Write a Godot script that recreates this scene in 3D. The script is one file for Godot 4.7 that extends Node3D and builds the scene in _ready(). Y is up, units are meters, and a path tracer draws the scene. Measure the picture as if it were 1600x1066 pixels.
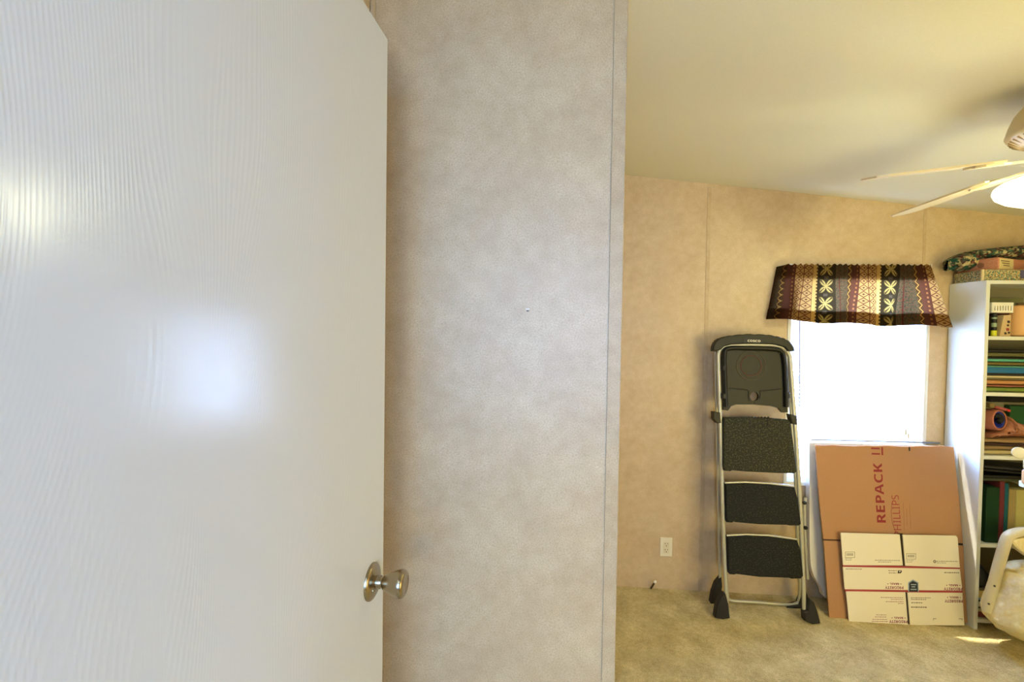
extends Node3D

const EYE := 1.45          # camera height
const BACK := 2.77         # distance of the back wall
const MID := 1.15          # distance of the closet side wall
var cam_basis := Basis()
var M := {}
var used := {}


# ---------------------------------------------------------------- mesh builder
class MB:
	var v := PackedVector3Array()
	var n := PackedVector3Array()
	var t := PackedVector2Array()

	func tri(a: Vector3, b: Vector3, c: Vector3, na: Vector3, nb: Vector3, nc: Vector3, ua := Vector2.ZERO, ub := Vector2.ZERO, uc := Vector2.ZERO) -> void:
		if (b - a).cross(c - a).dot(na + nb + nc) > 0.0:
			v.append_array([a, c, b]); n.append_array([na, nc, nb]); t.append_array([ua, uc, ub])
		else:
			v.append_array([a, b, c]); n.append_array([na, nb, nc]); t.append_array([ua, ub, uc])

	func flat(a: Vector3, b: Vector3, c: Vector3, hint: Vector3, ua := Vector2.ZERO, ub := Vector2.ZERO, uc := Vector2.ZERO) -> void:
		var g := (b - a).cross(c - a)
		if g.length_squared() < 1e-18: return
		g = g.normalized()
		if g.dot(hint) < 0.0: g = -g
		tri(a, b, c, g, g, g, ua, ub, uc)

	func quad(a: Vector3, b: Vector3, c: Vector3, d: Vector3, hint: Vector3, ua := Vector2(0, 1), ub := Vector2(1, 1), uc := Vector2(1, 0), ud := Vector2(0, 0)) -> void:
		flat(a, b, c, hint, ua, ub, uc); flat(a, c, d, hint, ua, uc, ud)

	# a box with chamfered edges; s is the full size
	func box(c: Vector3, s: Vector3, bev := 0.0, bs := Basis()) -> void:
		var h := s * 0.5
		var b := minf(bev, minf(h.x, minf(h.y, h.z)) * 0.98)
		var P := func(sx: float, sy: float, sz: float, ax: int) -> Vector3:
			var p := Vector3(sx * (h.x - b), sy * (h.y - b), sz * (h.z - b))
			p[ax] += [sx, sy, sz][ax] * b
			return p
		for ax in 3:
			var u := (ax + 1) % 3
			var w := (ax + 2) % 3
			if ax == 0: u = 2; w = 1
			if ax == 1: u = 0; w = 2
			for sg in [-1.0, 1.0]:
				var q := []
				for k in [[-1.0, -1.0], [1.0, -1.0], [1.0, 1.0], [-1.0, 1.0]]:
					var sv := Vector3.ZERO
					sv[ax] = sg; sv[u] = k[0]; sv[w] = k[1]
					q.append(P.call(sv.x, sv.y, sv.z, ax))
				var nn := Vector3.ZERO
				nn[ax] = sg
				var uvq := []
				for p in q: uvq.append(Vector2(p[u] + h[u], h[w] - p[w]))
				quad(c + bs * q[0], c + bs * q[1], c + bs * q[2], c + bs * q[3], bs * nn, uvq[0], uvq[1], uvq[2], uvq[3])
		if b <= 0.0: return
		for ax in 3:      # edges along ax
			var u := (ax + 1) % 3
			var w := (ax + 2) % 3
			for su in [-1.0, 1.0]:
				for sw in [-1.0, 1.0]:
					var q := []
					for e in [[-1.0, u], [1.0, u], [1.0, w], [-1.0, w]]:
						var sv := Vector3.ZERO
						sv[ax] = e[0]; sv[u] = su; sv[w] = sw
						q.append(P.call(sv.x, sv.y, sv.z, e[1]))
					var nn := Vector3.ZERO
					nn[u] = su; nn[w] = sw
					quad(c + bs * q[0], c + bs * q[1], c + bs * q[2], c + bs * q[3], bs * nn)
		for sx in [-1.0, 1.0]:
			for sy in [-1.0, 1.0]:
				for sz in [-1.0, 1.0]:
					flat(c + bs * P.call(sx, sy, sz, 0), c + bs * P.call(sx, sy, sz, 1), c + bs * P.call(sx, sy, sz, 2), bs * Vector3(sx, sy, sz))

	# a tube along a path; r is a radius or one radius per point; squash flattens it along flat_dir
	func tube(path: Array, r, seg := 10, caps := true, closed := false, flat_dir := Vector3.ZERO, squash := 1.0) -> void:
		var k := path.size()
		var rings := []
		var norms := []
		var up := Vector3.ZERO
		for i in k:
			var a: Vector3 = path[(i - 1 + k) % k] if (closed or i > 0) else path[i]
			var b: Vector3 = path[(i + 1) % k] if (closed or i < k - 1) else path[i]
			var d := (b - a).normalized()
			if up == Vector3.ZERO:
				up = flat_dir if flat_dir != Vector3.ZERO else (Vector3.UP if absf(d.y) < 0.9 else Vector3.RIGHT)
			if flat_dir != Vector3.ZERO: up = flat_dir
			var x := d.cross(up).normalized()
			up = x.cross(d).normalized()
			var rr: float = r[i] if r is Array else r
			var ring := []
			var nr := []
			for j in seg:
				var an := TAU * j / seg
				var nn := x * cos(an) + up * sin(an)
				ring.append(path[i] + x * cos(an) * rr + up * sin(an) * rr * squash)
				nr.append((x * cos(an) * squash + up * sin(an)).normalized() if squash > 0.0 else nn)
			rings.append(ring); norms.append(nr)
		var last := k if closed else k - 1
		for i in last:
			var i2 := (i + 1) % k
			for j in seg:
				var j2 := (j + 1) % seg
				var a: Vector3 = rings[i][j]
				var b: Vector3 = rings[i][j2]
				var c: Vector3 = rings[i2][j2]
				var d: Vector3 = rings[i2][j]
				var ua := Vector2(float(j) / seg, i); var ub := Vector2(float(j + 1) / seg, i); var uc := Vector2(float(j + 1) / seg, i + 1); var ud := Vector2(float(j) / seg, i + 1)
				tri(a, b, c, norms[i][j], norms[i][j2], norms[i2][j2], ua, ub, uc)
				tri(a, c, d, norms[i][j], norms[i2][j2], norms[i2][j], ua, uc, ud)
		if caps and not closed:
			for e in [0, k - 1]:
				var d: Vector3 = (path[0] - path[1]) if e == 0 else (path[k - 1] - path[k - 2])
				for j in seg:
					flat(path[e], rings[e][j], rings[e][(j + 1) % seg], d)

	# profile: Vector2(radius, height along axis)
	func lathe(prof: Array, at: Vector3, axis := Vector3.UP, seg := 32, smooth := true) -> void:
		var x := axis.cross(Vector3.RIGHT if absf(axis.x) < 0.8 else Vector3.UP).normalized()
		var z := x.cross(axis).normalized()
		var k := prof.size()
		var ns := []
		for i in k:
			var a: Vector2 = prof[maxi(i - 1, 0)]
			var b: Vector2 = prof[mini(i + 1, k - 1)]
			var d := (b - a).normalized()
			ns.append(Vector2(d.y, -d.x))
		for i in k - 1:
			var e: Vector2 = (prof[i + 1] - prof[i]).normalized()
			var fn := Vector2(e.y, -e.x)
			for j in seg:
				var q := []; var nq := []; var uq := []
				for w in [[i, j], [i, j + 1], [i + 1, j + 1], [i + 1, j]]:
					var an: float = TAU * w[1] / seg
					var dir := x * cos(an) + z * sin(an)
					var p: Vector2 = prof[w[0]]
					var nn: Vector2 = ns[w[0]] if smooth else fn
					q.append(at + dir * p.x + axis * p.y)
					nq.append((dir * nn.x + axis * nn.y).normalized())
					uq.append(Vector2(float(w[1]) / seg, float(w[0]) / k))
				if (q[0] - q[1]).length_squared() > 1e-14: tri(q[0], q[1], q[2], nq[0], nq[1], nq[2], uq[0], uq[1], uq[2])
				if (q[2] - q[3]).length_squared() > 1e-14: tri(q[0], q[2], q[3], nq[0], nq[2], nq[3], uq[0], uq[2], uq[3])

	# a flat outline (points in space, in one plane) given thickness along -nrm, with a chamfered front edge
	func slab(outline: Array, nrm: Vector3, depth: float, bev := 0.0) -> void:
		var c := Vector3.ZERO
		for p in outline: c += p
		c /= outline.size()
		var ux: Vector3 = (Vector3.RIGHT - nrm * nrm.x).normalized() if absf(nrm.x) < 0.9 else (Vector3.BACK - nrm * nrm.z).normalized()
		var uy := nrm.cross(ux).normalized()
		var poly := PackedVector2Array()
		for p in outline: poly.append(Vector2((p - c).dot(ux), (p - c).dot(uy)))
		if Geometry2D.is_polygon_clockwise(poly): poly.reverse()
		var k := poly.size()
		var inner := poly
		if bev > 0.0:
			inner = PackedVector2Array()
			for i in k:
				var e1 := (poly[i] - poly[(i - 1 + k) % k]).normalized()
				var e2 := (poly[(i + 1) % k] - poly[i]).normalized()
				var m := Vector2(-e1.y, e1.x) + Vector2(-e2.y, e2.x)
				m = m / maxf(m.length_squared() * 0.5, 0.4)
				inner.append(poly[i] + m * bev)
		var T := func(p: Vector2, off: float) -> Vector3: return c + ux * p.x + uy * p.y + nrm * off
		var idx := Geometry2D.triangulate_polygon(inner)
		if idx.is_empty():
			inner = poly
			idx = Geometry2D.triangulate_polygon(poly)
		for i in range(0, idx.size(), 3):
			flat(T.call(inner[idx[i]], 0.0), T.call(inner[idx[i + 1]], 0.0), T.call(inner[idx[i + 2]], 0.0), nrm, inner[idx[i]], inner[idx[i + 1]], inner[idx[i + 2]])
		var idb := Geometry2D.triangulate_polygon(poly)
		for i in range(0, idb.size(), 3):
			flat(T.call(poly[idb[i]], -depth), T.call(poly[idb[i + 1]], -depth), T.call(poly[idb[i + 2]], -depth), -nrm, poly[idb[i]], poly[idb[i + 1]], poly[idb[i + 2]])
		for i in k:
			var j := (i + 1) % k
			var e := poly[j] - poly[i]
			var on := ux * e.y - uy * e.x
			var l := e.length()
			quad(T.call(poly[i], -depth), T.call(poly[j], -depth), T.call(poly[j], -bev), T.call(poly[i], -bev), on, Vector2(0, depth), Vector2(l, depth), Vector2(l, 0), Vector2(0, 0))
			if bev > 0.0:
				quad(T.call(poly[i], -bev), T.call(poly[j], -bev), T.call(inner[j], 0.0), T.call(inner[i], 0.0), on + nrm * l)

	# a smooth sheet from f(s, t)
	func sheet(f: Callable, ns: int, nt: int, flip := false, wrap_s := false) -> void:
		var e := 0.0015
		var P := []
		var N := []
		for i in ns + 1:
			var pr := []; var nr := []
			for j in nt + 1:
				var s := float(i) / ns
				var w := float(j) / nt
				pr.append(f.call(s, w))
				var s0 := s - e; var s1 := s + e
				if not wrap_s: s0 = maxf(s0, 0.0); s1 = minf(s1, 1.0)
				var a: Vector3 = f.call(s1, w) - f.call(s0, w)
				var b: Vector3 = f.call(s, minf(w + e, 1.0)) - f.call(s, maxf(w - e, 0.0))
				var g := a.cross(b)
				if g.length_squared() < 1e-20: g = Vector3.UP
				g = g.normalized()
				nr.append(-g if flip else g)
			P.append(pr); N.append(nr)
		for i in ns:
			for j in nt:
				var u0 := Vector2(float(i) / ns, float(j) / nt); var u1 := Vector2(float(i + 1) / ns, float(j) / nt)
				var u2 := Vector2(float(i + 1) / ns, float(j + 1) / nt); var u3 := Vector2(float(i) / ns, float(j + 1) / nt)
				tri(P[i][j], P[i + 1][j], P[i + 1][j + 1], N[i][j], N[i + 1][j], N[i + 1][j + 1], u0, u1, u2)
				tri(P[i][j], P[i + 1][j + 1], P[i][j + 1], N[i][j], N[i + 1][j + 1], N[i][j + 1], u0, u2, u3)

	func mesh(origin := Vector3.ZERO) -> ArrayMesh:
		var a := []
		a.resize(Mesh.ARRAY_MAX)
		var vv := v
		if origin != Vector3.ZERO:
			vv = PackedVector3Array()
			for p in v: vv.append(p - origin)
		a[Mesh.ARRAY_VERTEX] = vv
		a[Mesh.ARRAY_NORMAL] = n
		a[Mesh.ARRAY_TEX_UV] = t
		var m := ArrayMesh.new()
		m.add_surface_from_arrays(Mesh.PRIMITIVE_TRIANGLES, a)
		return m


# ---------------------------------------------------------------- scene helpers
func numbered(called: String) -> String:
	if not used.has(called):
		used[called] = 0
		return called
	used[called] += 1
	return "%s_%03d" % [called, used[called]]


func place_of(o: Node) -> Vector3:
	var p := Vector3.ZERO
	while o is Node3D and o != self:
		p += o.position
		o = o.get_parent()
	return p


func obj(called: String, mb: MB, mat: Material, parent: Node = null) -> MeshInstance3D:
	var o := MeshInstance3D.new()
	o.name = called if parent else numbered(called)
	o.mesh = mb.mesh(place_of(parent) if parent else Vector3.ZERO)
	o.material_override = mat
	o.cast_shadow = GeometryInstance3D.SHADOW_CASTING_SETTING_ON
	(parent if parent else self).add_child(o, true)
	return o


func tag(o: Node, label: String, category: String, group := "") -> Node:
	o.set_meta("label", label); o.set_meta("category", category)
	if group: o.set_meta("group", group)
	return o


func thing(called: String, label: String, category: String, at := Vector3.ZERO, group := "") -> Node3D:
	var o := Node3D.new()
	o.name = numbered(called)
	add_child(o)
	o.position = at
	tag(o, label, category, group)
	return o


func solo(called: String, mb: MB, mat: Material, label: String, category: String, group := "") -> MeshInstance3D:
	# a thing that is one mesh, with its origin at its base
	var lo := Vector3.INF
	var hi := -Vector3.INF
	for p in mb.v: lo = lo.min(p); hi = hi.max(p)
	var base := Vector3((lo.x + hi.x) / 2, lo.y, (lo.z + hi.z) / 2)
	var o := MeshInstance3D.new()
	o.name = numbered(called)
	o.mesh = mb.mesh(base)
	o.material_override = mat
	add_child(o)
	o.position = base
	tag(o, label, category, group)
	return o


func struct(called: String, mb: MB, mat: Material, label: String) -> MeshInstance3D:
	var o := obj(called, mb, mat)
	o.set_meta("kind", "structure")
	o.set_meta("label", label)
	o.set_meta("category", called.split("_")[0])
	return o


func words_on(parent: Node, s: String, at: Vector3, right: Vector3, up: Vector3, height: float, mat: Material, bold := false, stretch := 1.0, called := "printed_word") -> void:
	var f := SystemFont.new()
	f.font_names = PackedStringArray(["Droid Sans"])
	f.font_weight = 700 if bold else 400
	var tm := TextMesh.new()
	tm.font = f
	tm.font_size = 32
	tm.text = s
	tm.depth = 0.0006 / (height / 0.72)
	tm.pixel_size = 1.0 / 32.0
	tm.curve_step = 2.0
	var o := MeshInstance3D.new()
	o.name = called
	o.mesh = tm
	o.material_override = mat
	parent.add_child(o, true)
	var k := height / 0.72
	o.transform = Transform3D(Basis(right.normalized() * k * stretch, up.normalized() * k, right.cross(up).normalized() * k), at - place_of(parent))


func ray(u: float, v: float) -> Vector3:
	return cam_basis * Vector3((u - 800.0) / 760.0, (533.0 - v) / 760.0, -1.0)

func at_d(u: float, v: float, d: float) -> Vector3:
	var r := ray(u, v)
	return Vector3(0, EYE, 0) + r * (d / -r.z)

func on(u: float, v: float, pl: Plane) -> Vector3:
	var r := ray(u, v)
	var o := Vector3(0, EYE, 0)
	return o + r * ((pl.d - pl.normal.dot(o)) / pl.normal.dot(r))

func many(px: Array, pl: Plane) -> Array:
	var out := []
	for i in range(0, px.size(), 2): out.append(on(px[i], px[i + 1], pl))
	return out

func shifted(pts: Array, by: Vector3) -> Array:
	var out := []
	for p in pts: out.append(p + by)
	return out

func leaning(bottom_d: float, top_y: float, top_d: float) -> Plane:
	# a plane along X that leans back from the floor at bottom_d to top_d at the height top_y; its normal faces the room
	var a := Vector3(0, 0, -bottom_d)
	var b := Vector3(0, top_y, -top_d)
	var nn := Vector3.RIGHT.cross(b - a).normalized()
	return Plane(nn, nn.dot(a))

func smooth_path(pts: Array, per := 6, closed := false) -> Array:
	var out := []
	var k := pts.size()
	var last := k if closed else k - 1
	for i in last:
		var p0: Vector3 = pts[(i - 1 + k) % k] if (closed or i > 0) else pts[i]
		var p1: Vector3 = pts[i]
		var p2: Vector3 = pts[(i + 1) % k]
		var p3: Vector3 = pts[(i + 2) % k] if (closed or i + 2 < k) else p2
		for j in per:
			out.append(p1.cubic_interpolate(p2, p0, p3, float(j) / per))
	if not closed: out.append(pts[k - 1])
	return out

func ceil_y(x: float) -> float:
	return 2.367 - 0.1154 * x


# ---------------------------------------------------------------- textures
func noise_bytes(size: Vector2i, freq: float, octaves: int, sd: int, kind := FastNoiseLite.TYPE_SIMPLEX_SMOOTH, fractal := FastNoiseLite.FRACTAL_FBM) -> PackedByteArray:
	var f := FastNoiseLite.new()
	f.noise_type = kind; f.frequency = freq; f.fractal_octaves = octaves; f.seed = sd; f.fractal_type = fractal
	var im := f.get_seamless_image(size.x, size.y, false, false, 0.15, true)
	im.convert(Image.FORMAT_L8)
	return im.get_data()

func rgb_tex(size: Vector2i, bytes: PackedByteArray) -> ImageTexture:
	var im := Image.create_from_data(size.x, size.y, false, Image.FORMAT_RGB8, bytes)
	im.generate_mipmaps()
	return ImageTexture.create_from_image(im)

func gray_tex(size: Vector2i, bytes: PackedByteArray) -> ImageTexture:
	var im := Image.create_from_data(size.x, size.y, false, Image.FORMAT_L8, bytes)
	im.generate_mipmaps()
	return ImageTexture.create_from_image(im)

func wall_texture(dark: Color, light: Color) -> ImageTexture:
	var s := Vector2i(1024, 1024)
	var a := noise_bytes(s, 0.006, 3, 11)
	var b := noise_bytes(s, 0.022, 3, 12)
	var c := noise_bytes(s, 0.11, 3, 13, FastNoiseLite.TYPE_SIMPLEX, FastNoiseLite.FRACTAL_RIDGED)
	var d := noise_bytes(s, 0.3, 2, 14)
	var out := PackedByteArray()
	out.resize(s.x * s.y * 3)
	for i in s.x * s.y:
		var k := (a[i] * 0.5 + b[i] * 0.5) / 255.0
		var flick := (c[i] / 255.0 - 0.45) * 0.75 + (d[i] / 255.0 - 0.5) * 0.5
		var w := clampf((k - 0.5) * 0.6 + 0.42 + flick * (0.45 + 0.9 * k), 0.0, 1.0)
		var q := dark.lerp(light, w)
		out[i * 3] = int(q.r8); out[i * 3 + 1] = int(q.g8); out[i * 3 + 2] = int(q.b8)
	return rgb_tex(s, out)

func grain_texture() -> ImageTexture:
	# moulded wood grain of the door skin: contours of a slow upright field, pinched into long arches
	var s := Vector2i(1024, 1024)
	var f := FastNoiseLite.new()
	f.noise_type = FastNoiseLite.TYPE_SIMPLEX_SMOOTH; f.frequency = 1.0; f.fractal_octaves = 2; f.seed = 5
	var out := PackedByteArray()
	out.resize(s.x * s.y)
	for j in s.y:
		var y := float(j) / s.y
		for i in s.x:
			var x := float(i) / s.x
			var field := f.get_noise_2d(x * 2.0, y * 0.9) * 24.0 + f.get_noise_2d(x * 9.0 + 40.0, y * 2.2) * 2.0 + x * 130.0
			var g := field - floorf(field)
			var fade := clampf(f.get_noise_2d(x * 5.0 + 90.0, y * 2.0) * 1.6 + 0.62, 0.12, 1.0)
			var h := pow(absf(g - 0.5) * 2.0, 1.6)
			var pores := clampf(f.get_noise_2d(x * 260.0, y * 9.0 + 7.0) * 1.4 - 0.15, 0.0, 1.0) * 0.35
			out[j * s.x + i] = int(clampf(1.0 - (1.0 - h) * 0.8 * fade - pores * fade, 0.0, 1.0) * 255.0)
	return gray_tex(s, out)

func carpet_textures() -> Array:
	var s := Vector2i(1024, 1024)
	var a := noise_bytes(s, 0.005, 3, 21)
	var b := noise_bytes(s, 0.12, 3, 22)
	var c := noise_bytes(s, 0.03, 2, 23)
	var out := PackedByteArray()
	out.resize(s.x * s.y * 3)
	var h := PackedByteArray()
	h.resize(s.x * s.y)
	var dark := Color(0.60, 0.535, 0.36)
	var light := Color(0.93, 0.87, 0.66)
	for i in s.x * s.y:
		var w := clampf(a[i] / 255.0 * 0.45 + b[i] / 255.0 * 0.55 + c[i] / 255.0 * 0.3 - 0.14, 0.0, 1.0)
		var q := dark.lerp(light, w)
		out[i * 3] = q.r8; out[i * 3 + 1] = q.g8; out[i * 3 + 2] = q.b8
		h[i] = int(clampf(b[i] * 0.7 + c[i] * 0.3, 0, 255))
	return [rgb_tex(s, out), gray_tex(s, h)]

func speckle_texture(dark: Color, light: Color, sd: int, freq := 0.25, cut := 0.62) -> ImageTexture:
	var s := Vector2i(256, 256)
	var a := noise_bytes(s, freq, 2, sd)
	var out := PackedByteArray()
	out.resize(s.x * s.y * 3)
	for i in s.x * s.y:
		var q := dark.lerp(light, clampf((a[i] / 255.0 - cut) * 3.0, 0.0, 1.0))
		out[i * 3] = q.r8; out[i * 3 + 1] = q.g8; out[i * 3 + 2] = q.b8
	return rgb_tex(s, out)

func floral_texture(cols: Array, sd: int, freq := 0.035) -> ImageTexture:
	# blots of several colours on a ground, for printed cottons
	var s := Vector2i(256, 256)
	var layers := []
	for k in cols.size() - 1: layers.append(noise_bytes(s, freq * (1.0 + 0.25 * k), 2, sd + k * 3))
	var out := PackedByteArray()
	out.resize(s.x * s.y * 3)
	for i in s.x * s.y:
		var q: Color = cols[0]
		for k in layers.size():
			if layers[k][i] > 148 + k * 6: q = cols[k + 1]
		out[i * 3] = q.r8; out[i * 3 + 1] = q.g8; out[i * 3 + 2] = q.b8
	return rgb_tex(s, out)

func valance_texture() -> ImageTexture:
	var s := Vector2i(512, 512)
	var out := PackedByteArray()
	out.resize(s.x * s.y * 3)
	var f := FastNoiseLite.new()
	f.frequency = 1.0; f.fractal_octaves = 3; f.seed = 8
	for j in s.y:
		var y := float(j) / s.y
		for i in s.x:
			var x := float(i) / s.x
			var q := Color(0.36, 0.22, 0.17)
			if x < 0.12:
				q = Color(0.42, 0.26, 0.21)
				if absf(fposmod(y * 14.0, 1.0) - 0.5) < 0.22 and absf(x - 0.085) < 0.012: q = Color(0.72, 0.5, 0.32)
			elif x < 0.385:
				q = Color(0.84, 0.69, 0.46)
				var cu := fposmod((x - 0.12) / 0.1325, 1.0) - 0.5
				var cv := fposmod(y * 9.0, 1.0) - 0.5
				var dd := absf(cu) + absf(cv)
				if absf(dd - 0.45) < 0.07: q = Color(0.50, 0.32, 0.22)
				if dd < 0.14: q = Color(0.46, 0.27, 0.2)
				if absf(cu) > 0.455: q = Color(0.48, 0.28, 0.2)
			elif x < 0.46:
				q = Color(0.93, 0.79, 0.50)
				if x > 0.44 and fposmod(y * 18.0, 1.0) < 0.5: q = Color(0.4, 0.28, 0.16)
			elif x < 0.74:
				q = Color(0.25, 0.21, 0.15)
				var cu := (x - 0.60) / 0.13
				var cv := fposmod(y * 3.4 + 0.25, 1.0) * 2.0 - 1.0
				var r := sqrt(cu * cu + cv * cv)
				var pet := absf(sin(2.0 * atan2(cv, cu)))
				if r < 0.18 + 0.86 * pow(pet, 1.4) and r < 1.05:
					q = Color(0.80, 0.72, 0.46)
					if absf(pet - 1.0) < 0.02 and r > 0.25: q = Color(0.35, 0.28, 0.18)
					if r > 0.08 + 0.86 * pow(pet, 1.4): q = Color(0.5, 0.42, 0.26)
				elif absf(cu) < 0.25 and absf(absf(cv) - 1.0) < 0.16: q = Color(0.38, 0.34, 0.3)
			elif x < 0.94:
				var w := f.get_noise_2d(x * 40.0, y * 24.0)
				q = Color(0.34, 0.31, 0.25).lerp(Color(0.50, 0.45, 0.34), clampf(w * 1.5 + 0.5, 0, 1))
				if w > 0.28: q = Color(0.50, 0.29, 0.22)
				if f.get_noise_2d(x * 70.0 + 9.0, y * 50.0) > 0.36: q = Color(0.25, 0.27, 0.22)
				if absf(x - 0.80) < 0.006 and y > 0.2: q = Color(0.42, 0.2, 0.16)
			else:
				q = Color(0.38, 0.27, 0.17)
				if absf(absf(fposmod(y * 9.0, 1.0) - 0.5) * 0.09 - (x - 0.945)) < 0.009: q = Color(0.82, 0.66, 0.38)
			var weave := 0.92 + 0.08 * float((i + j) % 2) + 0.05 * f.get_noise_2d(x * 200.0, y * 200.0)
			q = q * (weave * 0.66)
			q = q * Color(1.02, 0.94, 0.80)
			out[(j * s.x + i) * 3] = clampi(int(q.r * 255), 0, 255); out[(j * s.x + i) * 3 + 1] = clampi(int(q.g * 255), 0, 255); out[(j * s.x + i) * 3 + 2] = clampi(int(q.b * 255), 0, 255)
	return rgb_tex(s, out)

func mat(c: Color, rough := 0.6, spec := 0.5, metal := 0.0) -> StandardMaterial3D:
	var m := StandardMaterial3D.new()
	m.albedo_color = c; m.roughness = rough; m.metallic_specular = spec; m.metallic = metal
	return m

func tex(t: Texture2D, rough := 0.7, scale := 1.0, tri := true, world := false, tint := Color.WHITE) -> StandardMaterial3D:
	var m := mat(tint, rough, 0.4)
	m.albedo_texture = t
	m.uv1_triplanar = tri
	m.uv1_world_triplanar = world
	m.uv1_scale = Vector3.ONE * scale
	return m


# ---------------------------------------------------------------- the scene
func _ready() -> void:
	camera_and_light()
	materials()
	room()
	window_and_blind()
	valance()
	door()
	ladder()
	panels()
	bookcase()
	bookcase_goods()
	fan()
	armchair()
	desk()
	small_things()


func camera_and_light() -> void:
	cam_basis = Basis.from_euler(Vector3(-atan(18.0 / 760.0), deg_to_rad(4.5), 0.0145))
	var c := Camera3D.new()
	c.name = "camera"
	add_child(c)
	c.transform = Transform3D(cam_basis, Vector3(0, EYE, 0))
	c.fov = rad_to_deg(2.0 * atan(533.0 / 760.0))
	c.near = 0.02; c.far = 200.0
	var we := WorldEnvironment.new()
	we.name = "world"
	var e := Environment.new()
	e.tonemap_mode = Environment.TONE_MAPPER_LINEAR
	e.tonemap_exposure = 1.18
	e.background_mode = Environment.BG_SKY
	var sky := Sky.new()
	var ps := ProceduralSkyMaterial.new()
	ps.sky_top_color = Color(0.45, 0.62, 0.95)
	ps.sky_horizon_color = Color(0.80, 0.88, 1.0)
	ps.ground_horizon_color = Color(0.72, 0.74, 0.72)
	ps.ground_bottom_color = Color(0.45, 0.45, 0.40)
	ps.sky_energy_multiplier = 7.0
	ps.ground_energy_multiplier = 3.5
	ps.sun_angle_max = 1.0
	sky.sky_material = ps
	e.sky = sky
	e.sdfgi_enabled = true; e.ssao_enabled = true; e.ssil_enabled = true
	we.environment = e
	add_child(we)
	var sun := DirectionalLight3D.new()
	sun.name = "sun"
	sun.light_color = Color(1.0, 0.96, 0.88)
	sun.light_energy = 19.0
	sun.light_angular_distance = 0.7
	sun.shadow_enabled = true
	add_child(sun)
	# unseen area lights behind the camera; the front wall one is added fill
	daylight("unseen_hall_window_light", Vector3(0.1, 1.45, 1.46), Vector3(0, 0, -1), Vector2(1.26, 1.16), Color(0.27, 0.60, 0.97), 5.8)  # out of view, cools the door and lights the closet wall
	daylight("added_fill_window_light", Vector3(1.9, 1.05, 0.035), Vector3(0, 0, -1), Vector2(1.16, 0.96), Color(0.97, 0.91, 0.63), 3.1)  # added warm fill for the far room
	sun.look_at_from_position(Vector3.ZERO, Vector3(1.58, -4.2, 1.0), Vector3.UP)


func daylight(called: String, at: Vector3, towards: Vector3, size: Vector2, color: Color, energy: float) -> void:  # area light set at a window out of view
	var l := AreaLight3D.new()
	l.name = called
	l.area_size = size
	l.light_color = color
	l.light_energy = energy
	l.area_range = 14.0
	l.area_attenuation = 2.0
	l.shadow_enabled = true
	add_child(l)
	l.look_at_from_position(at, at + towards, Vector3.UP)


func materials() -> void:
	var wt := wall_texture(Color(0.685, 0.585, 0.44), Color(0.82, 0.74, 0.59))
	M.wall = tex(wt, 0.42, 1.0 / 1.1, true, true)
	M.wall.metallic_specular = 0.5
	M.batten = tex(wt, 0.4, 1.0 / 0.9, true, true, Color(0.97, 0.97, 0.97))
	M.ceiling = tex(speckle_texture(Color(0.865, 0.85, 0.745), Color(0.875, 0.86, 0.755), 31, 0.12, 0.4), 0.85, 3.0, true, true)
	var ct := carpet_textures()
	M.carpet = tex(ct[0], 0.95, 1.0 / 0.9, true, true)
	M.carpet.metallic_specular = 0.1
	M.carpet.heightmap_enabled = true
	M.carpet.heightmap_texture = ct[1]
	M.carpet.heightmap_scale = 0.5
	M.door = mat(Color(0.80, 0.80, 0.79), 0.2, 0.5)
	M.door.heightmap_enabled = true
	M.door.heightmap_texture = grain_texture()
	M.door.heightmap_scale = 0.012
	M.door.uv1_scale = Vector3(1.0 / 0.8, 1.0 / 1.1, 1.0)
	M.door_edge = mat(Color(0.76, 0.72, 0.65), 0.5)
	M.nickel = mat(Color(0.66, 0.60, 0.50), 0.22, 0.5, 1.0)
	M.white = mat(Color(0.86, 0.86, 0.84), 0.4)
	M.melamine = mat(Color(0.82, 0.83, 0.80), 0.35)
	M.white_plastic = mat(Color(0.88, 0.87, 0.82), 0.45)
	M.slat = mat(Color(0.92, 0.92, 0.90), 0.5)
	M.slat.backlight_enabled = true
	M.slat.backlight = Color(0.85, 0.85, 0.83)
	M.added_cream_shade = mat(Color(0.90, 0.80, 0.55), 0.7)  # warm shade of the added fill window
	M.added_cream_shade.backlight_enabled = true
	M.added_cream_shade.backlight = Color(0.85, 0.72, 0.45)
	M.glass = mat(Color(1, 1, 1, 0.06), 0.02)
	M.glass.transparency = BaseMaterial3D.TRANSPARENCY_ALPHA
	M.black = mat(Color(0.045, 0.045, 0.04), 0.55)
	M.dark_gap = mat(Color(0.10, 0.09, 0.07), 0.9)


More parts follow.
